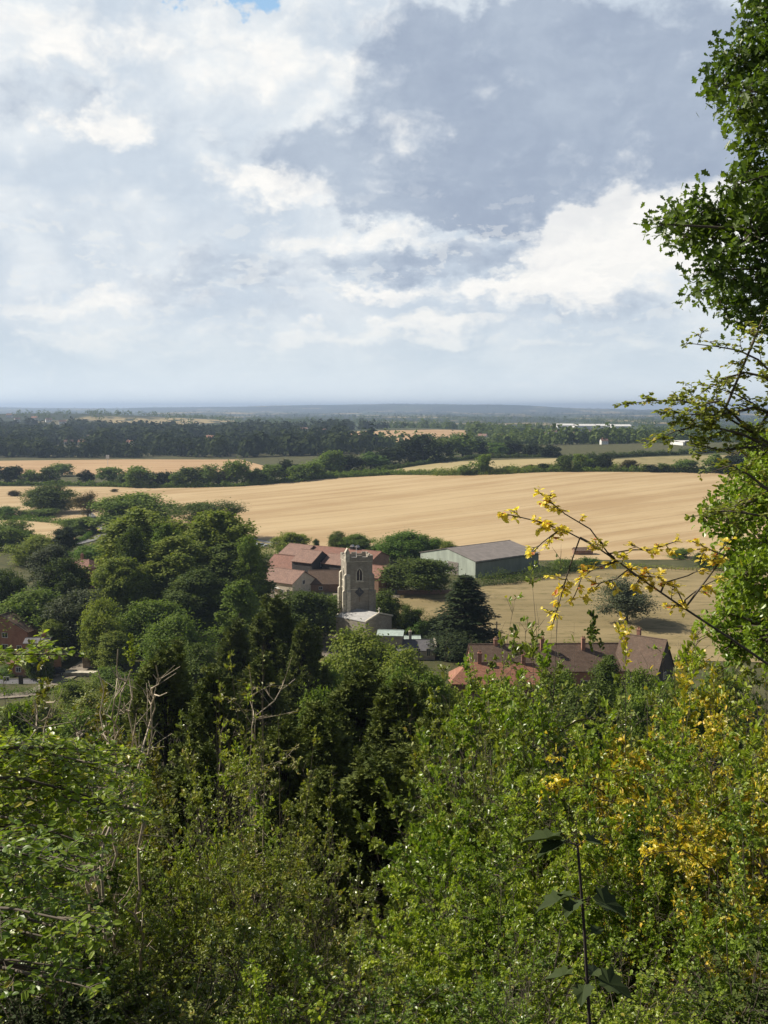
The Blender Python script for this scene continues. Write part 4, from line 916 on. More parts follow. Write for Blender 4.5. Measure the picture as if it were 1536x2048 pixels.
r = empty('yard_wall', ground_at(795, 1190), R(3), 'brown brick yard wall under the heavy dark tree by the barn', 'wall')
MB().box(0, 0, -.5, 22, .35, 1.3).build('masonry', M['brick_brown'], r); MB().box(-.05, -.05, 1.303, 22.05, .40, 1.4).build('coping', M['stone_wall'], r)
b = Block(1148, 378, 3, 7, 4, eave=1.6, ridge=2.4); r = b.root('field_shelter', 'tiny brown field shelter at the end of the barn hedge', 'shed'); walls(b, M['brick_brown'], r); roof(b, M['tile_brown'], r)
# pasture fence
r = empty('post_and_rail_fence', ground_at(800, 1192), 0, 'thin post and rail fence along the top of the dry pasture', 'fence')
fp = resample([ground_at(*p)[:2] for p in [(1200, 1139), (1300, 1139), (1400, 1143), (1520, 1150)]], 40); q = MB(); o = np.array(r.location)
for x, y in fp: z = float(H(x, y)); q.box(x-o[0]-.06, y-o[1]-.06, z-.3-o[2], x-o[0]+.06, y-o[1]+.06, z+1.2-o[2])
q.build('post', M['timber'], r); q = MB()
for k in (.5, 1.05): q.tube([(x-o[0], y-o[1]-.09, float(H(x, y))+k-o[2]) for x, y in fp], .045, n=4)
q.build('rail', M['timber'], r)
# utility pole
pp = ground_at(993, 1300); r = empty('utility_pole', pp, 0, 'dark wooden utility pole standing between spruce and terrace roof', 'pole'); hp = zat(993, 1243, pp[1])-pp[2]
MB().tube([(0, 0, -.5), (0, 0, hp)], .17, .12, 8).build('pole', M['timber_dark'], r); MB().box(-.9, -.07, hp-.7, .9, .07, hp-.56).build('crossarm', M['timber_dark'], r)
q = MB()
for x in (-.8, -.3, .3, .8): q.tube([(x, 0, hp-.56), (x, 0, hp-.36)], .05, .03, 6)
q.build('insulator', M['white_paint'], r)
pp = ground_at(216, 946); r = empty('mast', pp, 0, 'thin white mast standing in the far stubble field', 'mast'); hp = zat(216, 910, pp[1])-pp[2]
MB().tube([(0, 0, 0), (0, 0, hp)], .22, .14, 6).build('pole', M['white_paint'], r); MB().box(-1.3, -.5, hp-3.2, 1.3, .5, hp).build('panel', M['white_paint'], r)
# cars
def make_car(mat, label, px, py, rz, group):
    p = ground_at(px, py); r = empty('parked_car', (p[0], p[1], p[2]+.3), R(rz), label, 'car', group)
    prof = [(-2.1, .35), (-2.15, .75), (-1.95, .95), (-1.2, 1.0), (-.65, 1.42), (.75, 1.45), (1.55, 1.0), (2.05, .92), (2.12, .6), (2.08, .35)]
    m = MB().prism(prof, 'y', -.86, .86); m.build('body', M[mat], r, bevel=.05)
    gl = MB().prism([(-1.02, 1.02), (-.6, 1.36), (.70, 1.38), (1.32, 1.02)], 'y', -.875, .875); gl.build('side_window', M['glass_dark'], r)
    MB().add([(1.50, -.7, 1.05), (1.50, .7, 1.05), (.86, .66, 1.42), (.86, -.66, 1.42)], [(0, 1, 2, 3)]).build('windscreen', M['glass_dark'], r)
    for x in (-1.35, 1.32):
        for y in (-.88, .70):
            w = MB().tube([(x, y, .32), (x, y+.2, .32)], .33, n=14).build('wheel', M['rubber'], r)
            MB().tube([(x, y-.01 if y < 0 else y+.19, .32), (x, y+.01 if y < 0 else y+.215, .32)], .19, n=10).build('rim', M['car_silver'], w)
    for y in (-.75, .45): MB().box(2.07, y, .62, 2.13, y+.3, .78).build('headlight', M['white_paint'], r)
cg = 'cars parked beside the farm track'
make_car('car_white', 'leftmost white car parked beside the farm track', 486, 1090, 8, cg); make_car('car_dark', 'dark car parked right of the leftmost white one', 502, 1092, 80, cg)
make_car('car_white', 'second white car in the row by the farm track', 511, 1094, 100, cg); make_car('car_dark', 'rightmost dark car in the row by the farm track', 524, 1095, 12, cg)
make_car('car_silver', 'silver car at the right end of the parked row', 533, 1097, 15, cg)
make_car('car_dark', 'dark blue car parked beside the low brick outbuilding', 111, 1352, 10, None)

# far houses among the woods ---------------------------------------------
FH = [(128, 888, 'w'), (155, 888, 'r'), (172, 877, 'w'), (250, 889, 'r'), (30, 841, 'w'), (62, 838, 'r'), (92, 842, 'w'), (118, 846, 'w'), (12, 832, 'w'), (410, 879, 'r'), (600, 862, 'w'), (634, 866, 'w'),
      (1013, 853, 'w'), (998, 876, 'r'), (955, 876, 'w'), (1073, 872, 'w'), (1098, 868, 'w'), (1143, 872, 'w'), (1160, 877, 'r'), (1203, 886, 'w'), (1054, 864, 'w'), (1340, 870, 'w'), (1420, 880, 'r'), (1122, 881, 'r'), (1180, 868, 'w')]
FPOS = []
fr_ = np.random.default_rng(5)
for i, (px, py, c) in enumerate(FH):
    p = ground_at(px, py+3); FPOS.append((p[0], p[1])); sc_ = float(np.clip(p[1]/1900, .5, 1)); L = fr_.uniform(13, 18)*sc_; W = 9*sc_; e_ = 7.0*sc_; rd = 10.5*sc_
    r = empty('far_house', p, R(fr_.uniform(-30, 30)), '%s distant %s house from the left among the woods' % (ORD[i], 'pale' if c == 'w' else 'red roofed'), 'house', 'distant houses among the woods')
    bk = Block(768, 500, 0, L, W, eave=e_, ridge=rd, zbase=0)
    walls(bk, M['white_paint' if c == 'w' else 'render_cream'], r); rf = roof(bk, M['tile_pink' if c == 'w' else 'tile_orange'], r, oh=.5, th=.3)
    MB().box(L*.3-.6, W/2-.6, rd-1, L*.3+.6, W/2+.6, rd+1.6).build('chimney', M['brick'], rf)
    for k in range(3): window(r, L*(.12+k*.28), 0, e_*.55, 1.5*sc_, 1.4*sc_)
for i, (x0, x1, py) in enumerate([(1115, 1150, 860), (1152, 1192, 861), (1195, 1228, 861), (1230, 1264, 862), (1366, 1402, 891)]):
    p = ground_at(x0, py); q_ = ground_at(x1, py); L = q_[0]-p[0]; FPOS.append((p[0]+L/3, p[1])); FPOS.append((p[0]+2*L/3, p[1]))
    r = empty('warehouse', p, 0, '%s long white warehouse from the left on the distant plain' % ORD[i], 'warehouse', 'distant white warehouses')
    hh = 11.0 if i < 4 else 3.2; rr = 4 if i < 4 else 1.2
    MB().box(0, 0, -2, L, 50, hh).build('wall', M['white_paint'], r)
    MB().prism([(-.5, hh), (25, hh+rr), (50.5, hh), (50.5, hh+.5), (25, hh+rr+.5), (-.5, hh+.5)], 'x', -.5, L+.5).build('roof', M['canvas_white'], r)
    q = MB()
    for k in range(4): q.box(L*(.12+.22*k), -.12, 0, L*(.12+.22*k)+6, -.02, 5)
    q.build('loading_door', M['barn_roof'], r)

# far woods: too many to tell apart
def woodland(name, n, xr, yr, mat, seed, hmin=9, hmax=17, clear=None, face=2.4, nf=58, dens=None):
    r = np.random.default_rng(seed); Ps = []; Ns = []; Ls = []
    x = r.uniform(-1, 1, n*3); y = r.uniform(yr[0], yr[1], n*3)
    x = xr[0](y) + (x*0.5+0.5)*(xr[1](y)-xr[0](y)); keep = np.ones(len(x), bool)
    if clear: keep &= ~clear(x, y)
    if dens: keep &= r.random(len(x)) < dens(x, y)
    x = x[keep][:n]; y = y[keep][:n]; m = len(x)
    lf_ = 0.5+0.5*np.sin(x/70.0+1.3*np.sin(y/90.0))*np.sin(y/60.0+x/150.0); h = (hmin+(hmax-hmin)*lf_)*r.uniform(.72, 1.28, m); rad = h*r.uniform(0.45, 0.72, m); z = H(x, y)
    d = unit(r.normal(size=(m, nf, 3))); d[..., 2] = np.abs(d[..., 2])*1.0; rr = 1+0.18*np.sin(d[..., 0]*5+x[:, None])+r.normal(0, .10, (m, nf))
    P = np.stack([x[:, None]+d[..., 0]*rad[:, None]*rr, y[:, None]+d[..., 1]*rad[:, None]*rr, z[:, None]+h[:, None]*(0.12+0.88*d[..., 2]*rr)], -1).reshape(-1, 3)
    N = (d+r.normal(0, .30, d.shape)).reshape(-1, 3); D = np.cross(N, r.normal(size=N.shape)); P = P-unit(D)*np.repeat(rad*.25, nf)[:, None]
    L = np.repeat(rad*0.52, nf)*r.uniform(.7, 1.3, m*nf)
    return prop(link(name, leaves_mesh(name, P, D, N, L, L*0.9, T_RHOMB, M[mat])), kind='stuff')
def in_field(x, y):   # keep the distant fields open
    c = (y > 1330) & (y < 2250) & (x/y > -0.038) & (x/y < 0.084)
    c |= (y > 1750) & (y < 2950) & (x/y > 0.166) & (x/y < 0.254)
    c |= (np.abs(y-(1900+0.0*x)) < 130) & (x > 430) & (x < 900)
    for (hx, hy) in FPOS: c |= (np.abs(x-hx*y/hy) < 16+hy*0.004) & (y < hy+5) & (y > hy-190-hy*0.05)
    return c
woodland('dark_woodland', 2900, (lambda y: -0.62*y-60, lambda y: 0.02*y-40), (1120, 2300), 'lf_far', 11, 12, 21, in_field)
woodland('green_woodland', 1500, (lambda y: 0.02*y-50, lambda y: 0.62*y+60), (1250, 2300), 'lf_dark', 12, 9, 18, in_field)
woodland('distant_woodland', 2300, (lambda y: -0.55*y-60, lambda y: 0.55*y), (2300, 5200), 'lf_dark', 13, 8, 15, in_field, nf=22, dens=lambda x, y: 0.2+0.8*(np.sin(x/260.0+y/380.0)+np.sin(x/120.0-y/300.0) > -0.2))
woodland('horizon_woodland', 3400, (lambda y: -0.5*y, lambda y: 0.5*y), (5200, 14500), 'lf_far', 14, 9, 15, None, nf=12,
         dens=lambda x, y: 0.25+0.75*(np.sin(x/420.0+y/700.0)+np.sin(x/190.0-y/500.0) > 0.2))


# ------------------------------------------------------------------ foreground foliage
def spray(paths, rg, per_m=9, tl=(0.35, 0.8), lpm=34, L=0.055, flat=0.35, droop=0.25, r0=0.02, wood=None, start=0.15, wr=0.75, sub=1, spread=1.0, leafstart=0.12, r0s=None, subk=3):
    """twigs with two ranks of leaves along given branch paths; returns leaf arrays"""
    A = []; T = []; Ln = []
    W = wood
    for pi_, P in enumerate(paths):
        if r0s and pi_: r0 = r0s
        P = np.asarray(P, float); ln = np.linalg.norm(np.diff(P, axis=0), axis=1).sum(); n = max(2, int(ln*per_m)); k = max(4, int(ln/0.25)+2)
        Q = resample(P, k); W.add(Q, r0 if np.isscalar(r0) else r0[0], 0.004, 5)
        u = np.sort(rg.uniform(start, 1, n)); s = np.linspace(0, 1, k); q = np.stack([np.interp(u, s, Q[:, j]) for j in range(3)], 1)
        tg = unit(np.gradient(Q, axis=0)); tg = np.stack([np.interp(u, s, tg[:, j]) for j in range(3)], 1)
        d = rg.normal(size=(n, 3)); d[:, 2] = d[:, 2]*flat + 0.12; d = unit(d)*spread + tg*0.7
        A.append(q); T.append(unit(d)); Ln.append(rg.uniform(tl[0], tl[1], n)*(1.15-0.6*u))
        A.append(Q[-1:]); T.append(tg[-1:]); Ln.append(np.array([tl[0]]))
    A = np.concatenate(A); T = np.concatenate(T); Ln = np.concatenate(Ln)
    for _ in range(sub):      # side shoots
        m = len(A); k = subk; u = rg.uniform(0.25, 0.9, (m, k)); a2 = (A[:, None]+T[:, None]*(u*Ln[:, None])[..., None]).reshape(-1, 3)
        t2 = unit((T[:, None]*0.8 + rg.normal(size=(m, k, 3))*np.array([1, 1, flat*.6])).reshape(-1, 3)); l2 = (Ln[:, None]*rg.uniform(.35, .6, (m, k))).ravel()
        A = np.concatenate([A, a2]); T = np.concatenate([T, t2]); Ln = np.concatenate([Ln, l2])
    for a, t_, l in zip(A, T, Ln):
        W.add([a, a+t_*l*.5+[0, 0, -droop*.25*l*.5], a+t_*l+[0, 0, -droop*l*.5]], 0.0045, 0.0016, 3)
    cnt = np.maximum(3, (Ln*lpm).astype(int)); idx = np.repeat(np.arange(len(A)), cnt)
    u = rg.uniform(leafstart, 1.03, len(idx)); P = A[idx]+T[idx]*(u*Ln[idx])[:, None]; P[:, 2] -= droop*Ln[idx]*.5*u*u
    side = unit(np.cross(T[idx], [0, 0, 1.0])); sg = rg.choice([-1, 1], len(idx))[:, None]
    D = T[idx]*0.55 + side*sg*rg.uniform(.5, 1, (len(idx), 1)) + rg.normal(0, .22, (len(idx), 3)) + [0, 0, -.12]
    N = np.array([0, 0, 1.0]) + rg.normal(0, .42, (len(idx), 3)); P = P+rg.normal(0, .006, P.shape)
    return P, D, N, L*rg.uniform(.6, 1.25, len(idx)), wr
def shrub_unit(kind, Hh, Rr, stems, seed, tmpl=T_OVATE, L=0.06, upr=0.0, gap=-0.05, **kw):
    rg = np.random.default_rng(seed); W = Wood(); paths = []
    for i in range(stems):
        a = rg.uniform(0, 2*PI); r = Rr*math.sqrt(rg.uniform(0.02, 1)); hh = Hh*(1-0.45*(r/Rr)**2)*rg.uniform(0.62, 1.0)
        b = np.array([math.cos(a), math.sin(a), 0])*r*0.22; e = np.array([math.cos(a)*r, math.sin(a)*r, hh]); m1 = b*.6+e*.4+[0, 0, hh*.16]; m1[:2] += rg.normal(0, .12, 2)*Rr*.5
        base = [b+[0, 0, -.3], b*.8+m1*.2+[0, 0, .1*hh], m1, (m1+e)/2+rg.normal(0, .08, 3)*Rr*.4, e]
        paths.append(resample(base, 14))
        for j in range(3):                                   # side limbs, some reaching low
            u = rg.uniform(0.15, .75); q = np.array([np.interp(u, np.linspace(0, 1, 14), paths[-1-0][:, c]) for c in range(3)]); a2 = a+rg.normal(0, 1.0)
            ll = Rr*rg.uniform(.35, .75)*(1-upr*.5); paths_e = q+[math.cos(a2)*ll, math.sin(a2)*ll, ll*rg.uniform(.05, .6)+upr*ll]
            W_side.append(resample([q, (q+paths_e)/2+[0, 0, .1*ll], paths_e], 6))
    allp = paths+W_side; W_side.clear()
    P, D, N, Ls, wr = spray(allp, rg, wood=W, L=L, r0=0.022, r0s=0.011, **kw)
    q_ = P/(Rr*0.42); th = rg.uniform(0, 6, 6)     # leaves gather in tiers and clumps with open shade between
    fld = np.sin(q_[:, 0]*2.1+th[0]+1.2*np.sin(q_[:, 1]*1.3+th[1]))*np.sin(q_[:, 1]*2.0+th[2]+q_[:, 0]*.6) + 1.0*np.sin(q_[:, 2]*4.2+1.3*np.sin(q_[:, 0]*1.2+th[3])+1.3*np.sin(q_[:, 1]*1.1+th[4])) + .45*np.sin(q_[:, 0]*5+th[5])*np.sin(q_[:, 1]*5.3)
    keep = (P[:, 2] > 0.05) & ((fld > gap) | (rg.random(len(P)) < .06)); P, D, N, Ls = P[keep], D[keep], N[keep], Ls[keep]
    cr = leaves_mesh(kind+'_leaves', P, D, N, Ls, Ls*wr, tmpl, M['lf_hazel'])
    UNIT[kind] = (W.mesh(kind+'_stems', M['bark']), cr, float(np.percentile(P[:, 2], 99.6)), float(np.percentile(np.abs(P[:, 0]), 97)))
W_side = []
shrub_unit('hazel_a', 5.6, 2.1, 15, 21, L=0.105, per_m=2.7, lpm=48, tl=(.6, 1.15), flat=.12, wr=.72, subk=5)
shrub_unit('hazel_b', 5.6, 2.1, 15, 22, L=0.092, per_m=2.9, lpm=52, tl=(.5, 1.05), flat=.15, wr=.72, subk=5)
shrub_unit('privet_a', 5.0, 1.9, 18, 23, L=0.070, per_m=4.2, lpm=66, tl=(.35, .7), flat=.45, droop=.1, wr=.55, subk=4)
shrub_unit('low_a', 2.6, 1.5, 14, 24, L=0.070, per_m=4.2, lpm=60, tl=(.35, .7), flat=.16, subk=5)
shrub_unit('low_b', 2.6, 1.5, 14, 25, L=0.060, per_m=5, lpm=60, tl=(.28, .6), flat=.3, subk=4)
shrub_unit('spindle_a', 5.0, 2.0, 15, 26, L=0.078, per_m=3.6, lpm=60, tl=(.45, .9), flat=.2, wr=.6, subk=5)
shrub_unit('thicket_a', 9.0, 3.6, 17, 27, L=0.17, per_m=2.6, lpm=28, tl=(.6, 1.2), flat=.3)
shrub_unit('thicket_b', 9.0, 3.4, 17, 28, L=0.14, per_m=3.0, lpm=32, tl=(.5, 1.1), flat=.5)
for k_, c_, n_ in (('hazel', 'bush', 'hazel_bush'), ('privet', 'bush', 'privet_bush'), ('low', 'bush', 'low_bush'), ('spindle', 'bush', 'spindle_bush'), ('thicket', 'bush', 'thicket_bush')):
    CAT[k_] = c_; NAME[k_] = n_
FG_ = [
 ('thicket_a', 905, 1350, 34, 200, 'lf_olive', 'olive bush hiding the left end wall of the orange cottage'),
 ('thicket_b', 1080, 1366, 30, 200, 'lf_hazel', 'leafy thicket hiding the front wall of the orange cottage'),
 ('hazel_b', 985, 1366, 15, 200, 'lf_hazel', 'bright leafy bush tops in front of the cottage windows'),
 ('hazel_a', 1130, 1376, 14, 200, 'lf_privet', 'glossy bush before the right end of the orange cottage'),
 # right hand mass, back to front
 ('thicket_a', 1010, 1352, 40, 260, 'lf_hazel', 'dark leafy bush in front of the orange tiled cottage'),
 ('thicket_b', 1215, 1262, 30, 110, 'lf_dark', 'dark upright holly rising before the brown terrace roof'),
 ('thicket_a', 1150, 1370, 30, 200, 'lf_privet', 'green thicket under the dark upright holly'),
 ('thicket_b', 1330, 1290, 27, 190, 'lf_olive', 'olive thicket right of the steep dark gable'),
 ('thicket_a', 1460, 1250, 24, 220, 'lf_olive', 'tall olive thicket at the right edge under the arching yellow bough'),
 ('privet_a', 1075, 1300, 15, 90, 'lf_privet', 'thin shoots poking up in front of the orange cottage roof'),
 ('hazel_a', 930, 1382, 17, 190, 'lf_privet', 'glossy bush below the left end of the orange cottage'),
 ('hazel_b', 1040, 1388, 15, 240, 'lf_hazel', 'bright flecked bush below the middle of the orange cottage'),
 ('spindle_a', 1320, 1305, 14, 150, 'lf_spindle', 'yellow turning spindle bush right of the holly'),
 ('hazel_a', 1190, 1400, 14, 220, 'lf_hazel', 'green bush spreading below the holly'),
 ('spindle_a', 1440, 1300, 12.5, 200, 'lf_beech', 'pale green bush under the maple at right'),
 ('hazel_b', 1360, 1430, 12, 200, 'lf_hazel', 'green bush beneath the yellow spindle'),
 ('spindle_a', 1530, 1400, 11, 190, 'lf_beech', 'yellow green bush cut by the right edge'),
 ('hazel_a', 960, 1500, 12.5, 230, 'lf_hazel', 'mid green bush left of the sapling, behind the front row'),
 ('hazel_b', 1120, 1530, 11.5, 230, 'lf_beech', 'lit yellow green bush directly behind the sapling top'),
 ('spindle_a', 1480, 1490, 10.5, 230, 'lf_spindle', 'large golden spindle bush at right'),
 ('spindle_a', 1290, 1540, 11, 110, 'lf_beech', 'small pale bush left of the large golden spindle'),
 ('hazel_a', 1270, 1590, 10.5, 220, 'lf_hazel', 'green bush below the small pale bush'),
 ('hazel_a', 1500, 1640, 9.0, 260, 'lf_hazel', 'fresh green leaved bush at the lower right edge'),
 ('hazel_b', 1000, 1660, 10, 220, 'lf_hazel', 'broad green bush left of the sapling stem'),
 ('hazel_a', 860, 1720, 9.5, 230, 'lf_beech', 'pale lit bush at the foot of the dark yews'),
 ('low_a', 1090, 1790, 8.0, 260, 'lf_beech', 'low yellow green bush around the sapling stem'),
 ('low_b', 1490, 1830, 7.2, 300, 'lf_dark', 'shaded low bush in the bottom right corner'),  # darker leaf material puts this corner's shade into the colour
 ('low_b', 1240, 1900, 6.8, 280, 'lf_beech', 'lowest pale green bush right of the sapling foot'),
 ('low_b', 1040, 1930, 6.5, 260, 'lf_hazel', 'lowest bush at the sapling foot'),
 ('spindle_a', 1510, 1375, 12, 220, 'lf_spindle', 'golden spindle bush at the right edge above the largest one'),
 ('spindle_a', 1390, 1385, 13, 160, 'lf_spindle', 'golden spindle bush between the holly and the right edge'),
 # middle
 ('privet_a', 512, 1500, 13.5, 260, 'lf_olive', 'wide olive bush at the foot of the pale bare twig'),
 ('privet_a', 430, 1500, 15, 200, 'lf_beech', 'light green bush left of the pale bare twig'),
 ('privet_a', 500, 1445, 17, 150, 'lf_olive', 'thin leaved olive bush below the dark yews with bare twigs above'),
 ('privet_a', 430, 1540, 14, 190, 'lf_privet', 'small leaved bush left of centre'),
 ('privet_a', 570, 1560, 13, 190, 'lf_olive', 'small leaved olive bush at the centre foot of the yews'),
 ('privet_a', 690, 1690, 11, 210, 'lf_privet', 'dusky small leaved bush under the darkest yew'),
 ('hazel_b', 480, 1680, 11, 220, 'lf_privet', 'bush of small glossy leaves in the lower middle'),
 ('low_b', 620, 1790, 8.4, 260, 'lf_olive', 'low mixed bush at lower centre'),
 ('low_b', 430, 1820, 8.0, 260, 'lf_privet', 'low speckled bush left of lower centre'),
 ('low_a', 560, 1900, 6.8, 260, 'lf_beech', 'lowest yellow green bush at bottom centre'),
 ('low_b', 760, 1910, 6.6, 280, 'lf_hazel', 'lowest bush right of bottom centre'),
 ('low_b', 360, 1930, 6.5, 260, 'lf_olive', 'lowest bush left of bottom centre'),
 # left
 ('thicket_b', 60, 1372, 38, 170, 'lf_olive', 'yellow olive bush below the grey roofed shed'),
 ('thicket_a', 150, 1362, 34, 170, 'lf_yellow', 'bush with orange yellow leaves right of the yellow olive one'),
 ('thicket_b', 255, 1300, 48, 200, 'lf_lime', 'olive green tree top behind the bare dead stems'),
 ('thicket_a', 110, 1440, 24, 240, 'lf_hazel', 'green thicket at left below the orange yellow bush'),
 ('hazel_b', 60, 1480, 15, 260, 'lf_hazel', 'leafy hazel at the left edge under the thicket'),
 ('hazel_a', 200, 1560, 13, 230, 'lf_privet', 'hazel left of the bare dead stems'),
 ('low_a', 130, 1800, 8.5, 300, 'lf_dark', 'dark low bush near the bottom left'),  # dark leaves stand in for the shade under the hornbeam layers
 ('low_b', 60, 1880, 7.0, 300, 'lf_conifer', 'darkest low bush in the bottom left corner'),  # darkest leaf material paints in the shade pocket here
 ('thicket_b', 330, 1560, 24, 180, 'lf_privet', 'shadowed thicket behind the dead stems'),
]
FG_ = [(k_, x_, t_+((22 if x_ > 1140 else 8) if x_ > 880 and t_ < 1480 and k_ != 'privet_a' and not (x_ == 1215) else 8), *r_) for (k_, x_, t_, *r_) in FG_]
for a in FG_: tree_d(*a)
YW = [('yew_a', 330, 1275, 75, 170, 'lf_yew', 'dark yew behind the bare dead stems'), ('yew_b', 430, 1330, 62, 170, 'lf_yew', 'very dark yew right of the bare dead stems'),
 ('yew_a', 715, 1318, 66, 190, 'lf_yew', 'yew with the highest tip in the dark central clump'), ('yew_b', 800, 1345, 60, 180, 'lf_yew', 'yew right of the highest tip in the central clump'),
 ('yew_a', 880, 1400, 50, 170, 'lf_yew', 'right hand yew of the dark central clump'), ('yew_b', 640, 1395, 56, 170, 'lf_yew', 'yew left of the highest tip in the central clump'),
 ('yew_a', 560, 1425, 50, 150, 'lf_yew', 'left hand yew of the dark central clump'), ('yew_a', 760, 1490, 34, 240, 'lf_yew', 'nearest and broadest yew of the central clump'),
 ('yew_b', 640, 1530, 32, 170, 'lf_yew', 'near yew at the left front of the central clump'), ('yew_b', 880, 1560, 28, 150, 'lf_yew', 'near yew at the right front of the central clump'),
 ('yew_b', 520, 1300, 88, 130, 'lf_yew', 'yew standing behind the small leaved olive bush'), ('yew_a', 400, 1480, 36, 190, 'lf_yew', 'black green yew low behind the left centre bush')]
for a in YW: tree_d(*a)
BT = [('broad_a', 1010, 1338, 128, 90, 'lf_lime', 'pale green garden tree hiding the middle of the orange cottage'), ('broad_b', 1120, 1326, 140, 90, 'lf_mid', 'garden tree between the orange cottage and the terrace wall'), ('oval_b', 1215, 1304, 135, 80, 'lf_dark', 'dark garden tree hiding the right half of the terrace wall'), ('broad_c', 1290, 1326, 130, 90, 'lf_mid', 'round garden tree under the steep dark gable'),
 ('broad_a', 735, 1322, 100, 110, 'lf_lime', 'sunlit olive tree rising over the central yew tips'), ('oval_a', 860, 1330, 95, 90, 'lf_mid', 'pointed green tree left of the orange cottage'), ('broad_c', 640, 1360, 96, 100, 'lf_mid', 'small sunlit tree at the left of the central yews'), ('broad_c', 905, 1345, 105, 110, 'lf_lime', 'olive tree below the left end of the orange cottage'), ('broad_a', 800, 1310, 110, 110, 'lf_mid', 'green tree between the yew tips and the chancel'),
 ('broad_b', 1190, 1345, 120, 120, 'lf_dark', 'dark tree below the terrace end'), ('broad_b', 1080, 1392, 95, 140, 'lf_mid', 'garden tree just below the orange cottage'), ('broad_c', 1320, 1340, 110, 120, 'lf_mid', 'garden tree below the steep dark gable'),
 ('broad_c', 40, 1400, 110, 130, 'lf_dark', 'dark tree below the garden shed at left'), ('broad_a', 160, 1400, 110, 130, 'lf_mid', 'green tree below the stone wall and dark car'), ('broad_b', 270, 1335, 130, 110, 'lf_mid', 'green tree below the timber fence'),
 ('broad_c', 1440, 1310, 110, 130, 'lf_mid', 'tree at the right below the pasture')]
for a in BT: tree_d(*a)

# lobed crown given by where its leafy masses stand, with limbs back to a trunk beside the view
def pix_tree(name, label, lobes, Y, trunk, tmpl, L, wr, mat, wmat, seed, cover=2.6, cat='tree', dj=0.8, nrm=.6, limb=0.05):
    rg = np.random.default_rng(seed); P = []; D = []; N = []; W = Wood(); t0 = np.array(trunk[0], float); t1 = np.array(trunk[-1], float)
    if trunk[1] > 0 if np.isscalar(trunk[1]) else False: pass
    T = resample(trunk, 12); W.add(T, limb*3.2, limb*1.2, 8)
    for (px, py, rp) in lobes:
        y = Y+rg.uniform(-dj, dj); c = at(px, py, y); r = rp/F*y
        k = int(np.clip(round(2.2*(rp/32.0)**2), 2, 12))
        a = T[np.argmin(np.abs(T[:, 2]-(c[2]-0.25*abs(c[0]-T[6, 0]))))]
        mid = (a+c)/2+rg.normal(0, .08, 3)+[0, 0, .10*np.linalg.norm(c-a)]; W.add(resample([a, mid, c], 9), limb, .010, 6)
        n = int(cover*4*PI*r*r*.5/(L*L*wr*.62)); n = max(n, 12); m = max(5, n//11)
        tips = c+unit(rg.normal(size=(m, 3)))*r*rg.uniform(.35, 1.12, (m, 1))
        for q in tips: W.add([c+rg.normal(0, .25, 3)*r, (c+q)/2+rg.normal(0, .05, 3)*r, q], .007, .002, 3)
        idx = rg.integers(0, m, n); s = rg.uniform(0, 1, (n, 1))**.6; base = tips[idx]
        p = base+(c-base)*(1-s)*.45+rg.normal(0, L*.75, (n, 3)); out = unit(base-c)
        P.append(p); D.append(out*.8+rg.normal(0, .75, (n, 3))+[0, 0, -.1]); N.append(np.array([0, 0, 1.0])*.8+out*.3+rg.normal(0, nrm, (n, 3)))
    P = np.concatenate(P); D = np.concatenate(D); N = np.concatenate(N); Ls = L*rg.uniform(.6, 1.2, len(P))
    base = np.array(trunk[0], float)
    r_ = empty(name, base, 0, label, cat)
    me = leaves_mesh(name+'_crown', P-base, D, N, Ls, Ls*wr, tmpl, M[mat]); link('crown', me, r_)
    W.V = [v-base for v in W.V]; link('trunk', W.mesh(name+'_trunk', M[wmat]), r_); return r_
def gpt(x, y, dz=-.3): return (x, y, float(H(x, y))+dz)
OL = [(1500, 45, 34), (1535, 25, 40), (1478, 112, 42), (1530, 120, 60), (1452, 168, 36), (1500, 190, 52), (1425, 190, 18), (1492, 245, 34), (1535, 270, 48), (1500, 340, 42), (1468, 372, 34), (1530, 390, 60), (1410, 425, 42), (1352, 425, 36),
      (1320, 448, 24), (1372, 470, 34), (1440, 440, 52), (1500, 470, 62), (1390, 500, 20), (1425, 540, 40), (1398, 580, 24), (1470, 555, 46), (1530, 560, 60), (1450, 610, 36), (1500, 630, 36), (1535, 660, 26),
      (1600, 90, 90), (1610, 230, 95), (1600, 400, 95), (1610, 560, 90), (1700, 300, 110), (1700, 500, 110), (1590, -60, 90), (1500, -50, 50)]
tx = at(1760, 600, 14.0)[0]
pix_tree('oak_tree', 'big oak with lobed leaves leaning into the sky at the upper right', OL, 14.0, [gpt(tx, 14), (tx+.1, 14, 50), (tx-.1, 14.1, 55), (tx, 14, 60), (tx-.2, 14, 64.5)], T_OAK, 0.125, 0.82, 'lf_oak', 'bark', 5, cover=3.4, nrm=.9, limb=.05)
ML = [(1535, 900, 50), (1500, 955, 40), (1470, 985, 32), (1430, 1012, 26), (1410, 1035, 22), (1520, 1010, 60), (1470, 1050, 46), (1530, 1090, 60), (1465, 1110, 34), (1500, 1150, 52), (1535, 1190, 50), (1470, 1180, 38), (1450, 1225, 32), (1500, 1240, 56), (1430, 1255, 28), (1535, 1280, 50), (1470, 1290, 44),
      (1580, 950, 70), (1600, 1080, 90), (1600, 1220, 90)]
tx = at(1640, 1100, 11.0)[0]
pix_tree('maple_bush', 'dense green leaved maple filling the right edge above the golden bushes', ML, 11.0, [gpt(tx, 11), (tx, 11, 49), (tx-.1, 11, 52), (tx-.2, 11, 55.5)], T_OVATE, 0.066, 0.75, 'lf_hazel', 'bark', 6, cover=2.2, limb=.03)

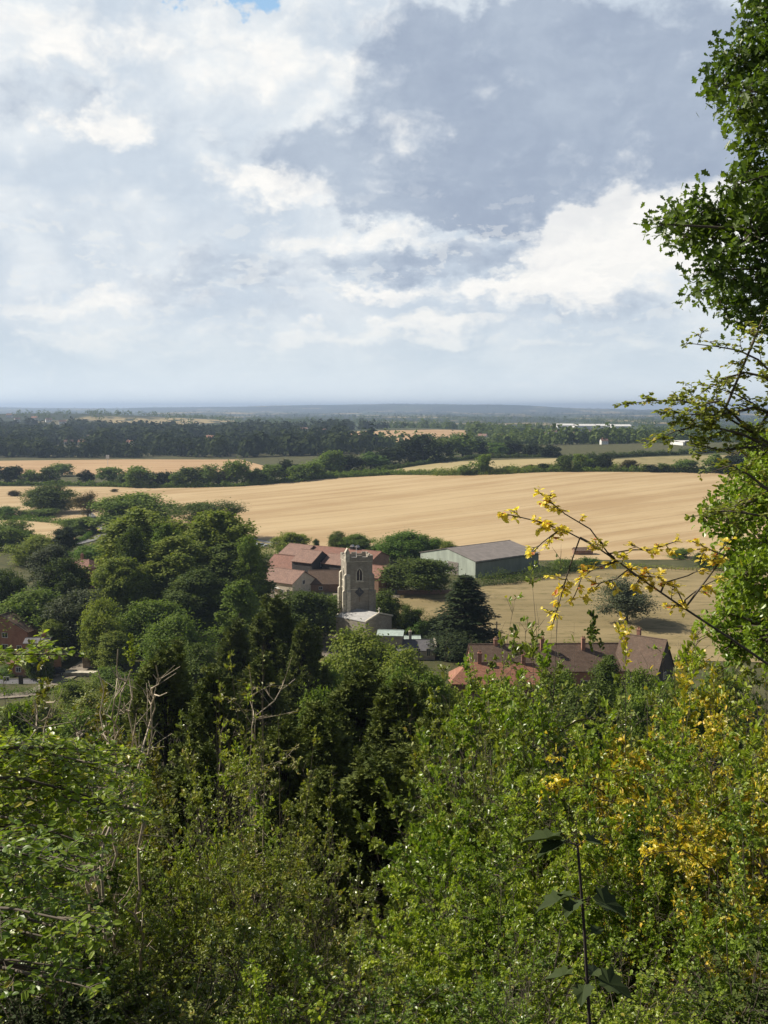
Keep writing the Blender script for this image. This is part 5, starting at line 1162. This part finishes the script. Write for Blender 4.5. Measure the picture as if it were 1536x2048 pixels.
def bough(name, label, Y, paths, root, mat, wmat, seed, cat='branch', thin=False, **kw):
    """branch paths in picture points at distance Y -> real positions, with twigs and leaves"""
    rg = np.random.default_rng(seed); W = Wood(); PP = []
    for p in paths:
        dz = rg.uniform(-.3, .3) if not thin else rg.uniform(-.05, .05); PP.append(resample([at(a[0], a[1], Y+(a[2] if len(a) > 2 else 0)+dz*i/len(p)) for i, a in enumerate(p)], 12))
    r0 = kw.pop('r0', 0.02); wr_ = kw.pop('wr', .7); L_ = kw.pop('L', .05); tm = kw.pop('tmpl', T_OVATE)
    P, D, N, Ls, wr = spray(PP, rg, wood=W, L=L_, r0=r0, wr=wr_, r0s=.006 if thin else None, **kw)
    base = np.array(root, float); tr = resample([base, base*.6+PP[0][0]*.4+[0, 0, .3], PP[0][0]], 8); W.add(tr, r0*1.9, r0, 7)
    for q in PP[1:]:
        if np.linalg.norm(q[0]-PP[0][0]) > .3 and q is not PP[0] and kw.get('_', True):
            j = np.argmin(np.linalg.norm(np.vstack([tr]+PP[:1])-q[0], axis=1)); W.add([np.vstack([tr]+PP[:1])[j], q[0]], r0*.8, r0*.7, 5)
    r_ = empty(name, base, 0, label, cat)
    link('leaves', leaves_mesh(name+'_leaves', P-base, D, N, Ls, Ls*wr, tm, M[mat]), r_)
    W.V = [v-base for v in W.V]; link('wood', W.mesh(name+'_wood', M[wmat]), r_); return r_
tx = at(1680, 1000, 10.0)[0]
bough('field_maple', 'pale green maple with long boughs reaching left over the horizon', 10.0,
      [[(1640, 960), (1560, 900), (1500, 862), (1430, 820), (1370, 800), (1310, 800), (1255, 808)], [(1560, 905), (1480, 865), (1400, 850), (1350, 862), (1312, 880)], [(1600, 880), (1540, 830), (1480, 790), (1430, 775)],
       [(1600, 820), (1540, 740), (1500, 705), (1450, 695), (1390, 688)], [(1560, 780), (1520, 745), (1470, 745), (1420, 775)], [(1500, 862), (1440, 800), (1400, 808), (1360, 838)], [(1560, 900), (1500, 890), (1450, 905), (1400, 890)],
       [(1580, 850), (1520, 810), (1450, 830), (1400, 830), (1340, 825)], [(1560, 1000), (1500, 950), (1460, 930), (1420, 945)], [(1600, 1060), (1520, 1030), (1450, 1020), (1400, 1030)], [(1500, 700), (1520, 650), (1530, 630)]],
      gpt(tx, 10.0), 'lf_maple', 'bark', 31, cat='tree', r0=.018, per_m=13, tl=(.12, .34), lpm=60, L=.050, flat=.8, droop=.2, start=.12, wr=.8)
bough('yellow_bough', 'arching bough tipped with yellow and orange leaves across the wheat field', 7.5,
      [[(1560, 1345), (1480, 1290), (1440, 1262), (1390, 1232), (1330, 1190), (1270, 1150), (1215, 1105), (1160, 1075), (1110, 1052), (1050, 1035), (1012, 1028)],
       [(1372, 1218), (1350, 1170), (1310, 1152), (1270, 1150)], [(1215, 1105), (1188, 1062), (1150, 1040), (1100, 1010), (1085, 990)], [(1215, 1108), (1250, 1100), (1300, 1100), (1345, 1085)], [(1230, 1125), (1190, 1135), (1165, 1150), (1150, 1190)],
       [(1330, 1165), (1380, 1150), (1420, 1130), (1450, 1090)], [(1370, 1200), (1400, 1175), (1430, 1160)], [(1120, 1060), (1090, 1080), (1070, 1100)], [(1255, 1140), (1230, 1160), (1200, 1165), (1180, 1185)], [(1450, 1110), (1420, 1100), (1390, 1085)],
       [(1160, 1075), (1140, 1130), (1120, 1200), (1108, 1240)]],
      gpt(at(1850, 1400, 7.5)[0], 7.5), 'lf_gold', 'bark', 33, r0=.011, per_m=14, tl=(.06, .17), lpm=56, L=.046, flat=.9, droop=.3, start=.34, sub=1, wr=.75, thin=True)
def fan(px0, py0, px1, py1, n, rg, dy=30, dd=1.4):
    return [[(px0, py0+rg.uniform(-10, 10), rg.uniform(-.3, .3)), ((px0+px1)/2, (py0+py1)/2-18+rg.uniform(-dy, dy)*.5, rg.uniform(-dd, dd)*.5), (px1+rg.uniform(-60, 10), py1+rg.uniform(-dy, dy), rg.uniform(-dd, dd))] for _ in range(n)]
rg0 = np.random.default_rng(77)
bough('hornbeam', 'hornbeam at lower left with bright lit layers of leaves over black shade', 8.6,
      fan(-160, 1330, 110, 1318, 3, rg0, 14) + fan(-160, 1520, 240, 1530, 9, rg0, 34) + fan(-160, 1560, 260, 1600, 8, rg0, 26) + fan(-160, 1640, 180, 1680, 9, rg0, 24) + fan(-160, 1760, 130, 1790, 8, rg0, 24) + fan(-160, 1860, 150, 1905, 8, rg0, 30) + fan(-160, 1950, 180, 2010, 7, rg0, 30),
      gpt(at(-300, 1700, 8.8)[0], 8.8), 'lf_beech', 'bark', 34, cat='tree', r0=.022, per_m=6, tl=(.22, .5), lpm=27, L=.066, flat=.18, droop=.25, start=.25, wr=.7)
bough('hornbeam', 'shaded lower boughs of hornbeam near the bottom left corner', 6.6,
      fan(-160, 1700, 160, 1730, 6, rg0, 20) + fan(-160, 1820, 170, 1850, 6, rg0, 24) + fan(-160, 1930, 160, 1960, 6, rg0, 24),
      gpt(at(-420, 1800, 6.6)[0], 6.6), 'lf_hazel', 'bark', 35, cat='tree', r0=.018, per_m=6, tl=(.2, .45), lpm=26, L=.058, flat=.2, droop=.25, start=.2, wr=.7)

# dead stems -------------------------------------------------------------
def dead_stems(name, label, Y, base_px, stems, seed, r0=.035, forks=9, fl=(.35, 1.0), mat='bark_pale'):
    rg = np.random.default_rng(seed); b = at(base_px[0], base_px[1], Y); W = Wood(); g0 = np.array(gpt(b[0], Y))
    for st in stems:
        sp_ = np.array([rg.normal(0, .35), rg.normal(0, .3), 0]); pts = [g0+sp_, b+sp_*.9]+[at(p[0], p[1], Y+rg.uniform(-.7, .7)) for p in st]
        Q = resample(pts, 26); Q[1:-1] += rg.normal(0, .035, (24, 3)); W.add(Q, r0, .007, 6)
        for k in range(forks):
            i = rg.integers(8, 25); q = Q[i]; a = rg.uniform(0, 2*PI); l = rg.uniform(*fl)*(1-i/40); d = np.array([math.cos(a)*.8, math.sin(a)*.5, rg.uniform(.2, .9)]); e1 = q+d*l*.5+rg.normal(0, .05, 3); e2 = e1+(d+[0, 0, .5])*l*.5
            W.add(resample([q, e1, e2], 6), .012, .004, 4)
            for _ in range(2): W.add([e1, e1+rg.normal(0, .16, 3)+[0, 0, .12]], .006, .003, 3)
    r_ = empty(name, g0, 0, label, 'dead shrub'); W.V = [v-g0 for v in W.V]; link('stems', W.mesh(name+'_stems', M[mat]), r_)
dead_stems('dead_shrub', 'bare pale dead stems with forked twigs left of centre', 12.5, (238, 1640), [[(215, 1560), (205, 1450), (196, 1340)], [(235, 1540), (238, 1420), (236, 1298)], [(262, 1600), (285, 1540), (300, 1420), (312, 1330)],
           [(250, 1560), (262, 1440), (258, 1350)], [(245, 1600), (225, 1500), (232, 1400), (262, 1340)], [(270, 1580), (300, 1500), (302, 1400), (335, 1385)]], 41, r0=.030, forks=13, fl=(.25, .7))
dead_stems('dead_shrub', 'small bare dead shrub left of the larger dead stems', 11.5, (82, 1520), [[(85, 1470), (95, 1410), (112, 1400)], [(80, 1460), (68, 1440), (70, 1400)], [(95, 1500), (150, 1480), (168, 1460)]], 42, r0=.016, forks=6, fl=(.2, .6))
dead_stems('dead_shrub', 'pale bare twig rising right of the olive bush near centre', 18.0, (500, 1520), [[(505, 1450), (500, 1400), (500, 1345)], [(508, 1450), (545, 1400), (590, 1358)], [(440, 1560), (432, 1520), (450, 1440)]], 43, r0=.024, forks=5, fl=(.2, .6))
bough('ash_sapling', 'thin ash sapling with yellowish leaves on the pale twigs near centre', 17.8, [[(500, 1520), (505, 1450), (505, 1390), (500, 1350)], [(505, 1450), (470, 1400), (455, 1400)], [(505, 1440), (560, 1430), (580, 1425)], [(505, 1390), (540, 1370), (560, 1372)], [(500, 1540), (570, 1520), (585, 1500)]],
      gpt(at(500, 1500, 17.8)[0], 17.8), 'lf_yellow', 'bark_pale', 45, cat='sapling', r0=.009, per_m=5, tl=(.2, .5), lpm=26, L=.11, flat=.5, droop=.2, start=.3, sub=0, wr=.4)

# sycamore sapling, close to the camera, its shade put into the dark leaf colour ---------------------------
def big_leaf_mesh(name, mat):
    o = [(0, 0), (.10, .16), (.02, .42), (.20, .36), (.34, .62), (.44, .42), (.60, .46), (.66, .26), (.86, .20), (1.0, 0)]
    V = [(x, y, .35*abs(y)-.20*x*x+.03*math.sin(9*x)) for x, y in o]+[(x, -y, .22*abs(y)-.20*x*x-.03*math.sin(8*x)) for x, y in o[-2:0:-1]]; n = len(o); m_ = len(V)
    mid = [(.35, 0, -.03)]; V += mid; c = len(V)-1
    f = [(k, (k+1) % m_, c) for k in range(m_)]
    me = bpy.data.meshes.new(name); me.from_pydata(V, [], f); me.update(); me.materials.append(mat); return me
sy = at(1180, 2060, 4.4); sb = np.array(gpt(sy[0], 4.4, -.2)); r = empty('sycamore_sapling', sb, 0, 'slender sycamore sapling with large leaves darkened for shade standing near the camera', 'sapling')
sp = resample([sb, sb*.5+sy*.5, sy, at(1168, 1850, 4.4), at(1155, 1690, 4.4)], 16); W = Wood(); W.add(sp-sb, .011, .006, 8)
blm = big_leaf_mesh('sycamore_leaf', M['lf_conifer'])
for (px, py, az_, tilt, sc) in [(1152, 1690, 200, -8, .19), (1152, 1692, 20, -12, .12), (1152, 1700, 150, 0, .13), (1150, 1688, 178, 5, .24), (1162, 1800, 185, -14, .21), (1162, 1802, -8, -18, .21), (1164, 1810, 140, -8, .15), (1166, 1800, 230, -10, .14),
                                (1172, 1960, 170, -6, .18), (1172, 1962, -15, -14, .20), (1174, 1970, 60, 0, .14), (1172, 1965, 250, -10, .14), (1166, 1880, 30, 10, .09)]:
    p = at(px, py, 4.4)-sb; d = np.array([math.cos(R(az_)), math.sin(R(az_)), 0]); q = p+d*.05+[0, 0, .02]; W.add([p, q], .003, .002, 4)
    lo = link('leaf', blm, r, q); lo.rotation_euler = (R(8), R(-tilt), R(az_)); sc *= .85; lo.scale = (sc, sc*.8, sc)
link('stem', W.mesh('sapling_stem', M['bark_dark']), r)

# ------------------------------------------------------------------ air
def haze():
    b = MB().box(-24000, -160, -2, 24000, 25900, 140)
    m = bpy.data.materials.new('haze_air'); m.use_nodes = True; gg = NG(m.node_tree)
    for n in list(gg.n): gg.n.remove(n)
    out = gg.node('ShaderNodeOutputMaterial'); v = gg.node('ShaderNodeVolumePrincipled')
    v.inputs['Color'].default_value = (0.54, 0.69, 0.93, 1); v.inputs['Density'].default_value = HAZE; v.inputs['Anisotropy'].default_value = 0.35
    gg.l.new(v.outputs[0], out.inputs['Volume'])
    try: m.cycles.homogeneous_volume = True
    except Exception: pass
    prop(b.build('haze', m), kind='stuff')
HAZE = 0.95e-4
haze()
